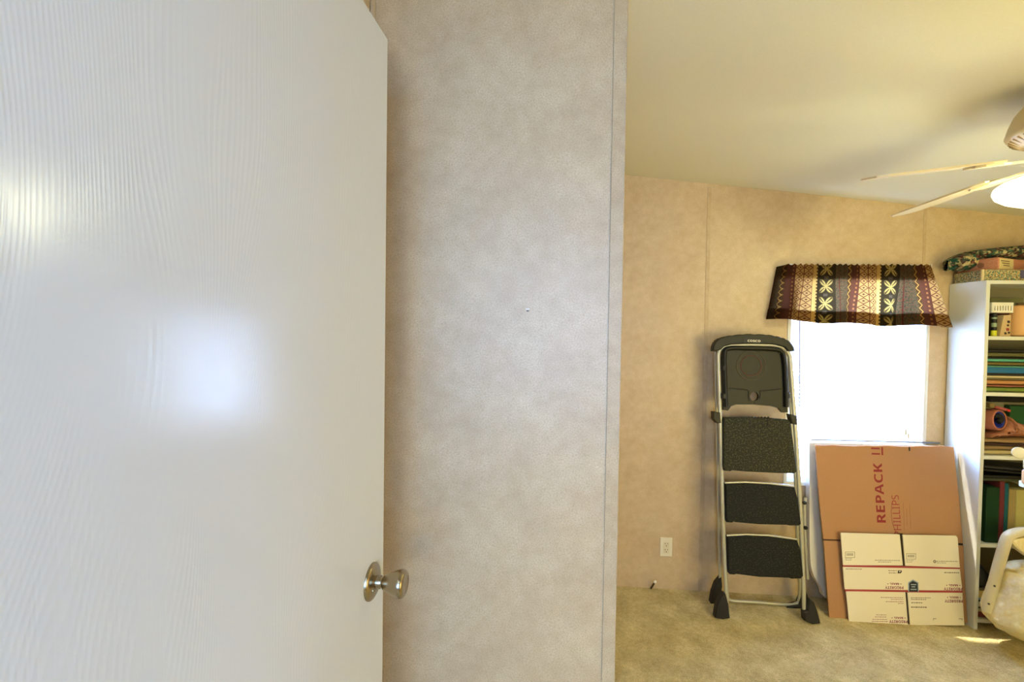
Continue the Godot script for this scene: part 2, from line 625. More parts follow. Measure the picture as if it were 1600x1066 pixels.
func room() -> void:
	# carpet, ceiling and walls; every wall reaches a little above the sloping ceiling
	var b := MB.new()
	b.box(Vector3(1.2, -0.05, -0.65), Vector3(4.1, 0.1, 4.5))
	struct("floor", b, M.carpet, "beige cut pile carpet with faint vacuum marks and footprints")
	b = MB.new()
	var cs := []
	for x in [-0.8, 3.3]: cs.append(Vector3(x, ceil_y(x), 1.65))
	for x in [3.3, -0.8]: cs.append(Vector3(x, ceil_y(x) + 0.12, 1.65))
	b.slab(cs, Vector3.BACK, 4.6)
	struct("ceiling", b, M.ceiling, "pale cream ceiling that slopes down towards the right")
	var up := func(x: float) -> float: return ceil_y(x) + 0.05
	# back wall with the window opening
	b = MB.new()
	var wx := [1.305, 2.009]
	var wy := [0.63, 1.82]
	for r in [[-0.55, wx[0], 0.0, -1.0], [wx[1], 3.2, 0.0, -1.0], [wx[0], wx[1], 0.0, wy[0]], [wx[0], wx[1], wy[1], -1.0]]:
		var x0: float = r[0]; var x1: float = r[1]; var y0: float = r[2]
		var ya: float = up.call(x0) if r[3] < 0.0 else r[3]
		var yb: float = up.call(x1) if r[3] < 0.0 else r[3]
		b.slab([Vector3(x0, y0, -BACK), Vector3(x1, y0, -BACK), Vector3(x1, yb, -BACK), Vector3(x0, ya, -BACK)], Vector3.BACK, 0.06)
	struct("wall_back", b, M.wall, "mottled tan vinyl wall at the far end around the window")
	# closet: its side faces the door, its front runs back to the far wall
	b = MB.new()
	b.slab([Vector3(-0.44, 0, -MID), Vector3(0.163, 0, -MID), Vector3(0.163, up.call(0.163), -MID), Vector3(-0.44, up.call(-0.44), -MID)], Vector3.BACK, 0.09)
	var wm := struct("wall_closet", b, M.wall, "mottled tan vinyl wall beside the door, with a nail hole")
	var hole := MB.new()
	hole.box(at_d(824.5, 486.0, MID) + Vector3(0, 0, 0.0002), Vector3(0.006, 0.0022, 0.0012), 0.0005)
	obj("nail_hole", hole, M.black, wm)
	hole = MB.new()
	hole.box(at_d(824.3, 483.2, MID) + Vector3(0, 0, 0.0002), Vector3(0.009, 0.003, 0.0016), 0.0008)
	obj("raised_paper", hole, mat(Color(0.85, 0.83, 0.78), 0.5), wm)
	b = MB.new()
	b.box(Vector3(0.118, 1.22, -(MID + 0.09 + BACK) / 2), Vector3(0.09, 2.44, BACK - MID - 0.09))
	struct("wall_closet_front", b, M.wall, "front of the closet running back to the far wall")
	b = MB.new()
	b.slab([Vector3(-0.44, 0, 0.06), Vector3(-0.44, 0, -BACK), Vector3(-0.44, 2.48, -BACK), Vector3(-0.44, 2.48, 0.06)], Vector3.RIGHT, 0.1)
	struct("wall_left", b, M.wall, "mottled tan wall behind the open door")
	b = MB.new()
	b.slab([Vector3(3.08, 0, 0.06), Vector3(3.08, 0, -BACK), Vector3(3.08, 2.1, -BACK), Vector3(3.08, 2.1, 0.06)], Vector3.LEFT, 0.1)
	struct("wall_right", b, M.wall, "mottled tan wall at the right of the room")
	unseen_window("window_added_2", Vector3(1.9, 1.05, 0.10), Vector3(1.2, 0, 0), 1.0, "added window out of view beside the doorway, its cream shade for warm fill light")  # added to carry the warm fill light
	unseen_window("window_unseen_3", Vector3(0.1, 1.45, 1.55), Vector3(1.3, 0, 0), 1.2, "unseen hall window behind the camera, placed to light the closet wall and door")  # out of view, stands behind the hall light
	# doorway wall just behind the camera, and the hall behind it
	b = MB.new()
	for r in [[-0.84, -0.375, 0.0], [0.47, 1.3, 0.0], [2.5, 3.18, 0.0], [1.3, 2.5, -1.0], [1.3, 2.5, 1.55], [-0.375, 0.47, 2.04]]:
		var lo: float = maxf(r[2], 0.0)
		var ya: float = 0.55 if r[2] < 0.0 else up.call(r[0])
		var yb: float = 0.55 if r[2] < 0.0 else up.call(r[1])
		b.slab([Vector3(r[0], lo, 0.05), Vector3(r[1], lo, 0.05), Vector3(r[1], yb, 0.05), Vector3(r[0], ya, 0.05)], Vector3.FORWARD, 0.1)
	struct("wall_front", b, M.wall, "wall with the doorway the photograph is taken from")
	b = MB.new()
	for x in [[-0.75, Vector3.RIGHT], [1.0, Vector3.LEFT]]:
		b = MB.new()
		b.slab([Vector3(x[0], 0, 0.14), Vector3(x[0], 0, 1.55), Vector3(x[0], 2.5, 1.55), Vector3(x[0], 2.5, 0.14)], x[1], 0.08)
		struct("wall_hall_side", b, M.wall, "end wall of the hall outside the room, %s" % ("on the hinge side" if x[0] < 0.0 else "on the latch side"))
	b = MB.new()
	for r in [[-0.75, -0.55, 0.0, 2.5], [0.75, 1.08, 0.0, 2.5], [-0.55, 0.75, 0.0, 0.85], [-0.55, 0.75, 2.05, 2.5]]:
		b.slab([Vector3(r[0], r[2], 1.5), Vector3(r[1], r[2], 1.5), Vector3(r[1], r[3], 1.5), Vector3(r[0], r[3], 1.5)], Vector3.FORWARD, 0.1)
	struct("wall_hall", b, M.wall, "hall wall with an unseen window facing the doorway")
	# corner guard and seam battens
	b = MB.new()
	b.box(Vector3(0.1495, 1.2, -MID + 0.0012), Vector3(0.031, 2.4, 0.0024), 0.001)
	b.box(Vector3(0.1642, 1.2, -MID - 0.014), Vector3(0.0024, 2.4, 0.032), 0.001)
	struct("trim_1", b, M.batten, "vinyl covered corner strip on the edge of the closet wall")
	b = MB.new()
	b.box(Vector3(-0.434, 1.2, -MID + 0.005), Vector3(0.012, 2.42, 0.010), 0.003)
	struct("trim_2", b, M.batten, "narrow strip in the corner behind the door top")
	b = MB.new()
	b.box(Vector3(0.860, 1.125, -BACK + 0.001), Vector3(0.022, 2.25, 0.002), 0.0008)
	struct("trim_3", b, M.batten, "flat seam strip on the far wall left of the ladder")
	b = MB.new()
	b.box(Vector3(1.980, 1.97, -BACK + 0.001), Vector3(0.016, 0.32, 0.002), 0.0008)
	struct("trim_4", b, M.batten, "flat seam strip on the far wall above the valance")


func unseen_window(called: String, c: Vector3, across: Vector3, high: float, label: String) -> void:  # for the windows that stay out of view
	# a fixed sash filling an opening: four frame bars round one pane
	var w := MB.new()
	var wide := across.length()
	var d := across.normalized()
	var bs := Basis(d, Vector3.UP, d.cross(Vector3.UP))
	for k in [-1.0, 1.0]:
		w.box(c + d * k * (wide / 2 - 0.02), Vector3(0.04, high, 0.05), 0.003, bs)
		w.box(c + Vector3(0, k * (high / 2 - 0.02), 0), Vector3(wide - 0.08, 0.04, 0.05), 0.003, bs)
	var wn := struct(called, w, M.white, label)
	w = MB.new()
	w.box(c, Vector3(wide - 0.07, high - 0.07, 0.004), 0.0, bs)
	obj("pane", w, M.glass, wn)
	# a drawn translucent shade in front of the sash
	var into := Vector3(0, 0, -0.045) if called == "window_added_2" else Vector3(0, 0, -0.06)
	w = MB.new()
	w.box(c + into, Vector3(wide + 0.06, high + 0.06, 0.0015), 0.0, bs)
	obj("unseen_shade", w, M.added_cream_shade if called == "window_added_2" else M.slat, wn)


func window_and_blind() -> void:
	var x0 := 1.305; var x1 := 2.009; var y0 := 0.63; var y1 := 1.82
	var zp := -BACK - 0.075
	var w := MB.new()
	for s in [[x0 + 0.018, 0.036, true], [x1 - 0.018, 0.036, true]]:
		w.box(Vector3(s[0], (y0 + y1) / 2, zp), Vector3(0.036, y1 - y0, 0.05), 0.004)
	for y in [y0 + 0.018, y1 - 0.018, 1.2]:
		w.box(Vector3((x0 + x1) / 2, y, zp), Vector3(x1 - x0 - 0.06, 0.036, 0.045), 0.004)
	var wn := struct("window_1", w, M.white, "white framed window glaring with daylight behind a blind")
	var g := MB.new()
	g.box(Vector3((x0 + x1) / 2, (y0 + 1.2) / 2, zp), Vector3(x1 - x0 - 0.06, 1.2 - y0 - 0.03, 0.004))
	obj("pane", g, M.glass, wn)
	g = MB.new()
	g.box(Vector3((x0 + x1) / 2, (y1 + 1.2) / 2, zp), Vector3(x1 - x0 - 0.06, y1 - 1.2 - 0.03, 0.004))
	obj("pane", g, M.glass, wn)
	# white jamb lining and sill
	g = MB.new()
	for s in [[x0 + 0.003, 0.006], [x1 - 0.003, 0.006]]:
		g.box(Vector3(s[0], (y0 + y1) / 2, -BACK - 0.024), Vector3(0.006, y1 - y0, 0.052), 0.001)
	g.box(Vector3((x0 + x1) / 2, y1 - 0.003, -BACK - 0.024), Vector3(x1 - x0, 0.006, 0.052), 0.001)
	g.box(Vector3((x0 + x1) / 2, y0 + 0.004, -BACK - 0.022), Vector3(x1 - x0, 0.008, 0.058), 0.002)
	obj("jamb_lining", g, M.white, wn)
	g = MB.new()
	g.box(Vector3(x0 - 0.006, (y0 + y1) / 2, -BACK + 0.002), Vector3(0.016, y1 - y0 + 0.02, 0.004), 0.001)
	g.box(Vector3(x1 + 0.005, (y0 + y1) / 2, -BACK + 0.002), Vector3(0.012, y1 - y0 + 0.02, 0.004), 0.001)
	g.box(Vector3((x0 + x1) / 2, y0 - 0.006, -BACK + 0.003), Vector3(x1 - x0 + 0.03, 0.014, 0.006), 0.001)
	obj("casing", g, M.white, wn)

	# mini blind hung inside the opening
	var zb := -BACK - 0.026
	var t := thing("mini_blind", "white metal mini blind with narrow slats hanging in the bright window", "blind", Vector3((x0 + x1) / 2, 0.64, zb))
	var xa := x0 + 0.014; var xb := x1 - 0.012
	var hr := MB.new()
	hr.box(Vector3((xa + xb) / 2, 1.78, zb), Vector3(xb - xa, 0.026, 0.026), 0.002)
	obj("headrail", hr, M.slat, t)
	var shared := {}
	var y := 1.755
	var k := 0
	while y > 0.665:
		# the lower slats stand steeper, so some sun slips between them
		var tilt := 16.0
		if y < 1.57 and y > 1.28: tilt = 71.0
		elif y <= 1.28: tilt = 22.0
		if not shared.has(tilt):
			var sl := MB.new()
			var bs := Basis(Vector3.RIGHT, deg_to_rad(tilt))
			var f := func(s: float, q: float) -> Vector3:
				var c := q * 2.0 - 1.0
				return Vector3(lerpf(-(xb - xa) / 2, (xb - xa) / 2, s), 0, 0) + bs * Vector3(0, -0.0022 * c * c, c * 0.0125)
			sl.sheet(f, 1, 4)
			shared[tilt] = sl.mesh()
		var o := MeshInstance3D.new()
		o.name = "slat"
		o.mesh = shared[tilt]
		o.material_override = M.slat
		t.add_child(o, true)
		o.position = Vector3(0, y - 0.64, 0)
		y -= 0.0205
		k += 1
	var br := MB.new()
	br.box(Vector3((xa + xb) / 2, 0.652, zb), Vector3(xb - xa, 0.014, 0.024), 0.003)
	obj("bottom_rail", br, M.slat, t)
	for fx in [0.2, 0.5, 0.8]:
		var lc := MB.new()
		var cx := lerpf(xa, xb, fx)
		lc.tube([Vector3(cx, 1.77, zb + 0.0135), Vector3(cx, 0.655, zb + 0.0135)], 0.0009, 5)
		obj("ladder_cord", lc, M.slat, t)
		lc = MB.new()
		lc.tube([Vector3(cx, 1.77, zb - 0.0135), Vector3(cx, 0.655, zb - 0.0135)], 0.0009, 5)
		obj("ladder_cord", lc, M.slat, t)
	var wand := MB.new()
	var wt := at_d(1250, 440, BACK + 0.006); var wb := at_d(1249, 638, BACK + 0.006)
	wand.tube([wt, wb], 0.0035, 6)
	obj("tilt_wand", wand, mat(Color(0.62, 0.62, 0.72), 0.3), t)
	for q in [[1415.0, 676.0], [1419.0, 682.0]]:
		var cord := MB.new()
		cord.tube([at_d(q[0] - 2.0, 440, BACK + 0.006), at_d(q[0], q[1] - 4, BACK + 0.006)], 0.0008, 5)
		obj("pull_cord", cord, M.slat, t)
	for q in [[1415.0, 676.0], [1419.0, 682.0]]:
		var ts := MB.new()
		ts.lathe([Vector2(0.001, 0.02), Vector2(0.004, 0.014), Vector2(0.0065, -0.008), Vector2(0.005, -0.012), Vector2(0, -0.012)], at_d(q[0], q[1], BACK + 0.006), Vector3.UP, 10)
		obj("tassel", ts, mat(Color(0.75, 0.66, 0.45), 0.5), t)


func valance() -> void:
	var m := tex(valance_texture(), 0.9, 1.0, false)
	m.metallic_specular = 0.15
	m.backlight_enabled = true
	m.backlight = Color(1.0, 0.98, 0.9)
	var zt := -BACK + 0.105
	var tl := at_d(1231, 413, -zt); var tr := at_d(1459, 414, -zt)
	var bl := at_d(1214, 500, -zt); var br := at_d(1494, 511, -zt)
	var t := thing("valance", "gathered brown and gold patterned fabric valance over the window", "valance", Vector3((tl.x + tr.x) / 2, bl.y, zt))
	var wide := tr.x - tl.x
	var f := func(s: float, q: float) -> Vector3:
		# s runs along the rod with a return to the wall at both ends, q runs down
		var e := 0.075
		var k := clampf((s - e) / (1.0 - 2.0 * e), 0.0, 1.0)
		var ret := 0.0
		if s < e: ret = 1.0 - s / e
		elif s > 1.0 - e: ret = 1.0 - (1.0 - s) / e
		var a := tl.lerp(tr, k)
		var b := bl.lerp(br, k)
		var away := 2.0 * k - 1.0
		b.x = a.x + (bl.x - tl.x if away < 0.0 else br.x - tr.x) * pow(absf(away), 4.0)
		b.y += 0.006 * sin(k * 15.0 + 1.0) - 0.005 * sin(k * PI)
		var p := a.lerp(b, q)
		var round_off := 0.03 * sqrt(maxf(0.0, 1.0 - pow(1.0 - clampf(minf(k, 1.0 - k) / 0.05, 0.0, 1.0), 2.0)))
		var fold := (sin(k * 38.0 + 0.9 * sin(k * 9.0)) * 0.7 + sin(k * 21.0 + 1.3) * 0.6) * 0.024 * smoothstep(0.15, 0.85, q) * (1.0 - ret)
		var ruff := sin(k * 160.0 + 2.0 * sin(k * 31.0)) * 0.0035 * (1.0 - smoothstep(0.05, 0.4, q)) * (1.0 - ret)
		p.z += fold + ruff + round_off - 0.03
		p.z = lerpf(p.z, -BACK + 0.004, ret)
		if s < e: p.x -= 0.012 * ret
		if s > 1.0 - e: p.x += 0.006 * ret
		if q < 0.05: p.y += 0.004 * sin(k * 160.0) * (1.0 - q / 0.05)
		return p
	var c := MB.new()
	c.sheet(f, 220, 26)
	# cloth coordinates: about 2.75 repeats of the stripe along the rod
	for i in c.t.size(): c.t[i] = Vector2(c.t[i].x * 2.68 - 1.22, c.t[i].y)
	obj("cloth", c, m, t)
	var h := MB.new()
	h.sheet(func(s: float, q: float) -> Vector3: return f.call(s, 0.80 + q * 0.195) + Vector3(0, 0, -0.004), 220, 6)
	for i in h.t.size(): h.t[i] = Vector2(h.t[i].x * 2.68 - 1.22, 0.8 + 0.2 * h.t[i].y)
	obj("hem", h, m, t)
	h = MB.new()
	h.sheet(func(s: float, q: float) -> Vector3: return f.call(s, 0.01 + q * 0.24) + Vector3(0, 0, -0.012), 220, 6)
	for i in h.t.size(): h.t[i] = Vector2(h.t[i].x * 2.68 - 1.22, 0.24 * h.t[i].y)
	obj("rod_pocket", h, m, t)
	var rod := MB.new()
	var ry := tl.y - 0.03
	rod.tube([Vector3(tl.x + 0.02, ry, -BACK), Vector3(tl.x + 0.02, ry, zt - 0.026), Vector3(tr.x - 0.02, tr.y - 0.03, zt - 0.026), Vector3(tr.x - 0.02, tr.y - 0.03, -BACK)], 0.005, 8)
	obj("rod", rod, M.white, t)


func door() -> void:
	# the leaf stands open along the depth of the room, its hall side facing the opening
	var top := at_d(606.0, 61.5, 0.90)
	var beta := deg_to_rad(2.2)
	var along := Vector3(-sin(beta), 0, cos(beta))       # from the free edge towards the hinges
	var out := Vector3(cos(beta), 0, sin(beta))          # the seen face's normal
	var wide := 0.76; var thick := 0.035; var high := top.y - 0.012
	var c := top + along * wide / 2 - out * thick / 2
	c.y = 0.012 + high / 2
	var t := Node3D.new()
	t.name = "door_1"
	add_child(t)
	t.position = Vector3(c.x, 0.0, c.z)
	t.set_meta("kind", "structure")
	t.set_meta("label", "glossy white flush door with moulded wood grain standing open, knob near its edge")
	t.set_meta("category", "door")
	var b := MB.new()
	var bs := Basis(along, Vector3.UP, -out)
	b.box(c, Vector3(wide, high, thick), 0.0015, Basis(-along, Vector3.UP, out))
	obj("door_leaf", b, M.door, t)
	for y in [0.25, 1.0, 1.75]:
		var hg := MB.new()
		var hp := top + along * (wide + 0.004)
		hg.tube([Vector3(hp.x, y - 0.045, hp.z), Vector3(hp.x, y + 0.045, hp.z)], 0.006, 8)
		obj("hinge", hg, M.nickel, t)
	# knob
	var k := Node3D.new()
	k.name = "door_knob"
	t.add_child(k)
	var kp := top + along * 0.0585
	kp.y = at_d(574.0, 908.5, -kp.z).y
	var r := MB.new()
	r.lathe([Vector2(0.0, 0.012), Vector2(0.014, 0.0115), Vector2(0.024, 0.009), Vector2(0.0305, 0.0055), Vector2(0.0325, 0.003), Vector2(0.0325, -0.001)], kp, out, 48)
	obj("rose", r, M.nickel, k)
	r = MB.new()
	r.lathe([Vector2(0.0115, 0.008), Vector2(0.0115, 0.018), Vector2(0.0095, 0.019), Vector2(0.0095, 0.023), Vector2(0.0125, 0.0245), Vector2(0.0135, 0.027), Vector2(0.0165, 0.034), Vector2(0.0205, 0.043), Vector2(0.0235, 0.051), Vector2(0.0245, 0.056), Vector2(0.0235, 0.0605), Vector2(0.0205, 0.0635), Vector2(0.016, 0.0645), Vector2(0.0145, 0.0635), Vector2(0.0, 0.0625)], kp, out, 48)
	obj("knob", r, M.nickel, k)
	r = MB.new()
	var lock := kp + out * 0.0105 + Vector3(0, -0.0075, 0) + along * 0.016
	r.lathe([Vector2(0.0032, -0.001), Vector2(0.0032, 0.001), Vector2(0.002, 0.002), Vector2(0.0008, 0.0008), Vector2(0, 0.0008)], lock, out, 14)
	obj("screw", r, M.nickel, k)


func ladder() -> void:
	var front := leaning(2.515, 1.44, 2.62)
	var rear := leaning(2.655, 1.44, 2.685)
	var nn := front.normal
	var base := on(1195, 960, front)
	base.y = 0.0
	var t := thing("step_ladder", "folded three step ladder with dark treads and pale metal frame against the wall", "ladder", base)
	var steel := mat(Color(0.70, 0.69, 0.60), 0.32, 0.6, 0.25)
	var cap_m := tex(speckle_texture(Color(0.13, 0.13, 0.085), Color(0.22, 0.215, 0.14), 61, 0.3), 0.5, 6.0)
	var tread_m := tex(speckle_texture(Color(0.10, 0.103, 0.062), Color(0.29, 0.29, 0.18), 62, 0.2, 0.46), 0.7, 2.0)
	var rubber_m := tex(speckle_texture(Color(0.02, 0.027, 0.018), Color(0.19, 0.20, 0.13), 63, 0.2, 0.5), 0.7, 2.0)
	# frames
	var b := MB.new()
	var fp := many([1136.5, 944, 1131.8, 830, 1129, 745, 1126.5, 654, 1123.5, 556, 1125, 548, 1131, 542.5, 1142, 539.5, 1170, 538.5, 1207, 539, 1222, 542, 1231, 548, 1236, 557, 1246, 690, 1253, 807, 1258.8, 956], front)
	b.tube(shifted(fp, -nn * 0.012), 0.0105, 10, true, false, nn, 0.9)
	obj("front_frame", b, steel, t)
	b = MB.new()
	b.tube(many([1118, 550, 1121, 700, 1124, 852, 1125.5, 905], rear), 0.0085, 10)
	obj("rear_leg", b, steel, t)
	b = MB.new()
	b.tube(many([1233, 560, 1237, 667, 1243, 749, 1246, 840, 1250, 915], rear), 0.0085, 10)
	obj("rear_leg", b, steel, t)
	b = MB.new()
	b.tube(smooth_path(many([1134, 890, 1136.5, 930, 1141, 937.5, 1152, 939.5, 1185, 941.5, 1230, 945, 1243, 943.5, 1249, 936, 1250.5, 900], rear), 4), 0.0085, 10)
	obj("floor_bar", b, steel, t)
	# top cap with a scalloped grip
	b = MB.new()
	var outer := [1113, 549, 1114, 540, 1118.5, 533, 1126, 528.5, 1140, 525.5, 1165, 523.2, 1195, 524, 1216, 527.5, 1229, 532.5, 1237, 540, 1240, 549]
	var inner := [1230, 549, 1225, 543, 1212, 539, 1195, 537.5, 1165, 537, 1142, 538, 1130, 541.5, 1124.5, 547]
	var op := smooth_path(many(outer, front), 5)
	for i in range(8, op.size() - 8):
		op[i] += Vector3(0, 0.0035, 0) * absf(sin(i * 1.05))
	b.slab(shifted(op + many(inner, front), nn * 0.016), nn, 0.045, 0.004)
	var cap := obj("top_cap", b, cap_m, t)
	b = MB.new()
	b.slab(shifted(many([1160, 529.5, 1190, 530.5, 1188, 536.5, 1159, 536], front), nn * 0.0168), nn, 0.003, 0.0005)
	obj("badge", b, M.black, cap)
	words_on(cap, "COSCO", on(1176, 533.2, front) + nn * 0.0172, (on(1186, 533.6, front) - on(1166, 533.0, front)), Vector3.UP, 0.0115, mat(Color(0.8, 0.8, 0.74), 0.4), true, 1.25, "brand_word")
	# tool tray
	b = MB.new()
	var rim := [1130.5, 641, 1129.5, 600, 1128, 560, 1130, 547, 1136, 541.5, 1165, 541, 1205, 542, 1219, 544.5, 1226, 553, 1229, 585, 1231.5, 645, 1223, 645, 1217, 638, 1206, 635, 1180, 632.5, 1150, 632.5, 1143, 635, 1138, 642]
	var hole := []
	for i in 17: hole.append_array([1179.0 + 7.0 * sin(TAU * i / 16.0 + 0.0), 619.5 + 7.0 * cos(TAU * i / 16.0)])
	var po := many(rim, front)
	# the outline enters the round hanging hole through a hair-thin slit below it
	var cut := many([1180.2, 632.5], front)
	var ring := []
	for i in 25:
		var an := 0.02 + (TAU - 0.04) * i / 24.0
		ring.append(on(1179.2 + 6.8 * sin(an), 619.6 + 7.2 * cos(an), front))
	var path := []
	for i in 14: path.append(po[i])
	path.append(on(1179.6, 632.5, front)); path.append_array(ring); path.append(on(1179.0, 632.5, front))
	for i in range(14, po.size()): path.append(po[i])
	b.slab(shifted(path, -nn * 0.004), nn, 0.018)
	var tray := obj("tool_tray", b, cap_m, t)
	b = MB.new()
	b.tube(shifted(smooth_path(many([1134, 636, 1132.5, 600, 1131.5, 556, 1137, 545, 1165, 544.2, 1205, 545.5, 1219, 549, 1224.5, 560, 1227, 595, 1228, 636], front), 4), nn * 0.004), 0.0115, 8, true, false, nn, 1.3)
	obj("tray_rim", b, tex(speckle_texture(Color(0.075, 0.075, 0.05), Color(0.15, 0.145, 0.09), 64, 0.3), 0.5, 6.0), tray)
	for q in [[22.5, Color(0.30, 0.25, 0.17)], [16.0, Color(0.36, 0.18, 0.14)]]:
		b = MB.new()
		var rr := []
		for i in 48: rr.append(on(1174 + q[0] * cos(TAU * i / 48.0), 571.5 + q[0] * sin(TAU * i / 48.0), front) - nn * 0.0035)
		b.tube(rr, 0.0022, 6, false, true)
		obj("cup_ring", b, mat(q[1], 0.5), tray)
	b = MB.new()
	b.tube(shifted(many([1136, 606.5, 1150, 607.5, 1168, 609.5, 1170.5, 612, 1170, 622, 1172, 627], front), -nn * 0.003), 0.003, 6)
	obj("shelf_ridge", b, M.black, tray)
	b = MB.new()
	b.tube(shifted(many([1222, 608, 1200, 610, 1188, 611, 1188.5, 618, 1187, 624], front), -nn * 0.003), 0.003, 6)
	obj("shelf_ridge", b, M.black, tray)
	for q in [[1131, 575], [1131, 619], [1229, 617]]:
		b = MB.new()
		b.box(on(q[0], q[1], front) + nn * 0.002, Vector3(0.026, 0.034, 0.03), 0.006)
		obj("catch", b, M.black, tray)
	# treads
	for q in [
		["platform_tread", [1129.5, 656, 1131.5, 652.5, 1166, 652, 1199, 653, 1229, 655.5, 1233, 658, 1238, 690, 1243.5, 736.5, 1239, 739.5, 1210, 738.5, 1165, 736.5, 1143, 734.5, 1140, 736, 1130.5, 735, 1129, 728], tread_m],
		["tread", [1133, 756, 1164, 755, 1202, 757, 1240, 761.5, 1245, 778, 1250, 818, 1247, 820.5, 1233, 820.5, 1228, 819.5, 1185, 818.5, 1150, 815.5, 1145, 814.5, 1143, 816, 1135, 815.5, 1133.5, 810], rubber_m],
		["tread", [1136, 838, 1165, 836.5, 1200, 838, 1244, 844, 1250, 860, 1253.5, 899, 1250, 903, 1236, 903.5, 1231, 902, 1185, 900.5, 1150, 896, 1146, 897, 1139, 896.5, 1137, 891], rubber_m]]:
		b = MB.new()
		b.slab(shifted(many(q[1], front), nn * 0.012), nn, 0.034, 0.004)
		var tr := obj(q[0], b, q[2], t)
		if q[0] == "tread":
			b = MB.new()
			var ys: Array = q[1]
			b.tube(shifted(many([ys[0] - 1, ys[1] - 1.5, ys[2], ys[3] - 1.6, ys[4], ys[5] - 1.6, ys[6], ys[7] - 1.6], front), nn * 0.004), 0.005, 8)
			obj("metal_lip", b, steel, tr)
		else:
			b = MB.new()
			b.tube(shifted(many([1170.5, 654, 1171, 664, 1172.5, 666.5, 1176.5, 666.5, 1177.5, 661, 1190.5, 661, 1191.5, 667, 1196.5, 667, 1198, 664, 1197.5, 654], front), nn * 0.0122), 0.0026, 6)
			obj("latch_groove", b, M.black, tr)
			for i in 7:
				b = MB.new()
				b.tube(shifted(many([1168.5 + i * 5, 651.5, 1170.5 + i * 5, 653.5], front), nn * 0.008), 0.005, 6)
				obj("finger_grip", b, cap_m, tr)
	for q in [[1114, 643, 1125, 645, 1126.5, 661, 1120, 661.5, 1114, 655], [1233, 647, 1245, 650, 1245.5, 664, 1237, 662.5]]:
		b = MB.new()
		b.slab(shifted(many(q, front), nn * 0.006), nn, 0.04, 0.004)
		obj("frame_bracket", b, cap_m, t)
	# feet
	for q in [
		[[1129.5, 925.5, 1132.5, 927, 1136.5, 942, 1139, 964.5, 1128, 966, 1115.5, 963.5, 1118, 945, 1124, 931], front, 0.016],
		[[1261.5, 932, 1270, 940, 1275, 953, 1280, 972.5, 1268, 973.5, 1255, 968, 1254, 955, 1260, 953], front, 0.016],
		[[1126, 900, 1117, 911, 1112, 925, 1109, 943, 1120, 942, 1125, 932, 1127.5, 915], rear, 0.014],
		[[1251, 905, 1257, 920, 1262, 934, 1262, 950, 1240, 950, 1228, 948.5, 1229, 946, 1246, 943, 1250, 932], rear, 0.014]]:
		b = MB.new()
		var pl: Plane = q[1]
		b.slab(shifted(many(q[0], pl), pl.normal * q[2]), pl.normal, 0.036, 0.005)
		obj("foot", b, M.black, t)


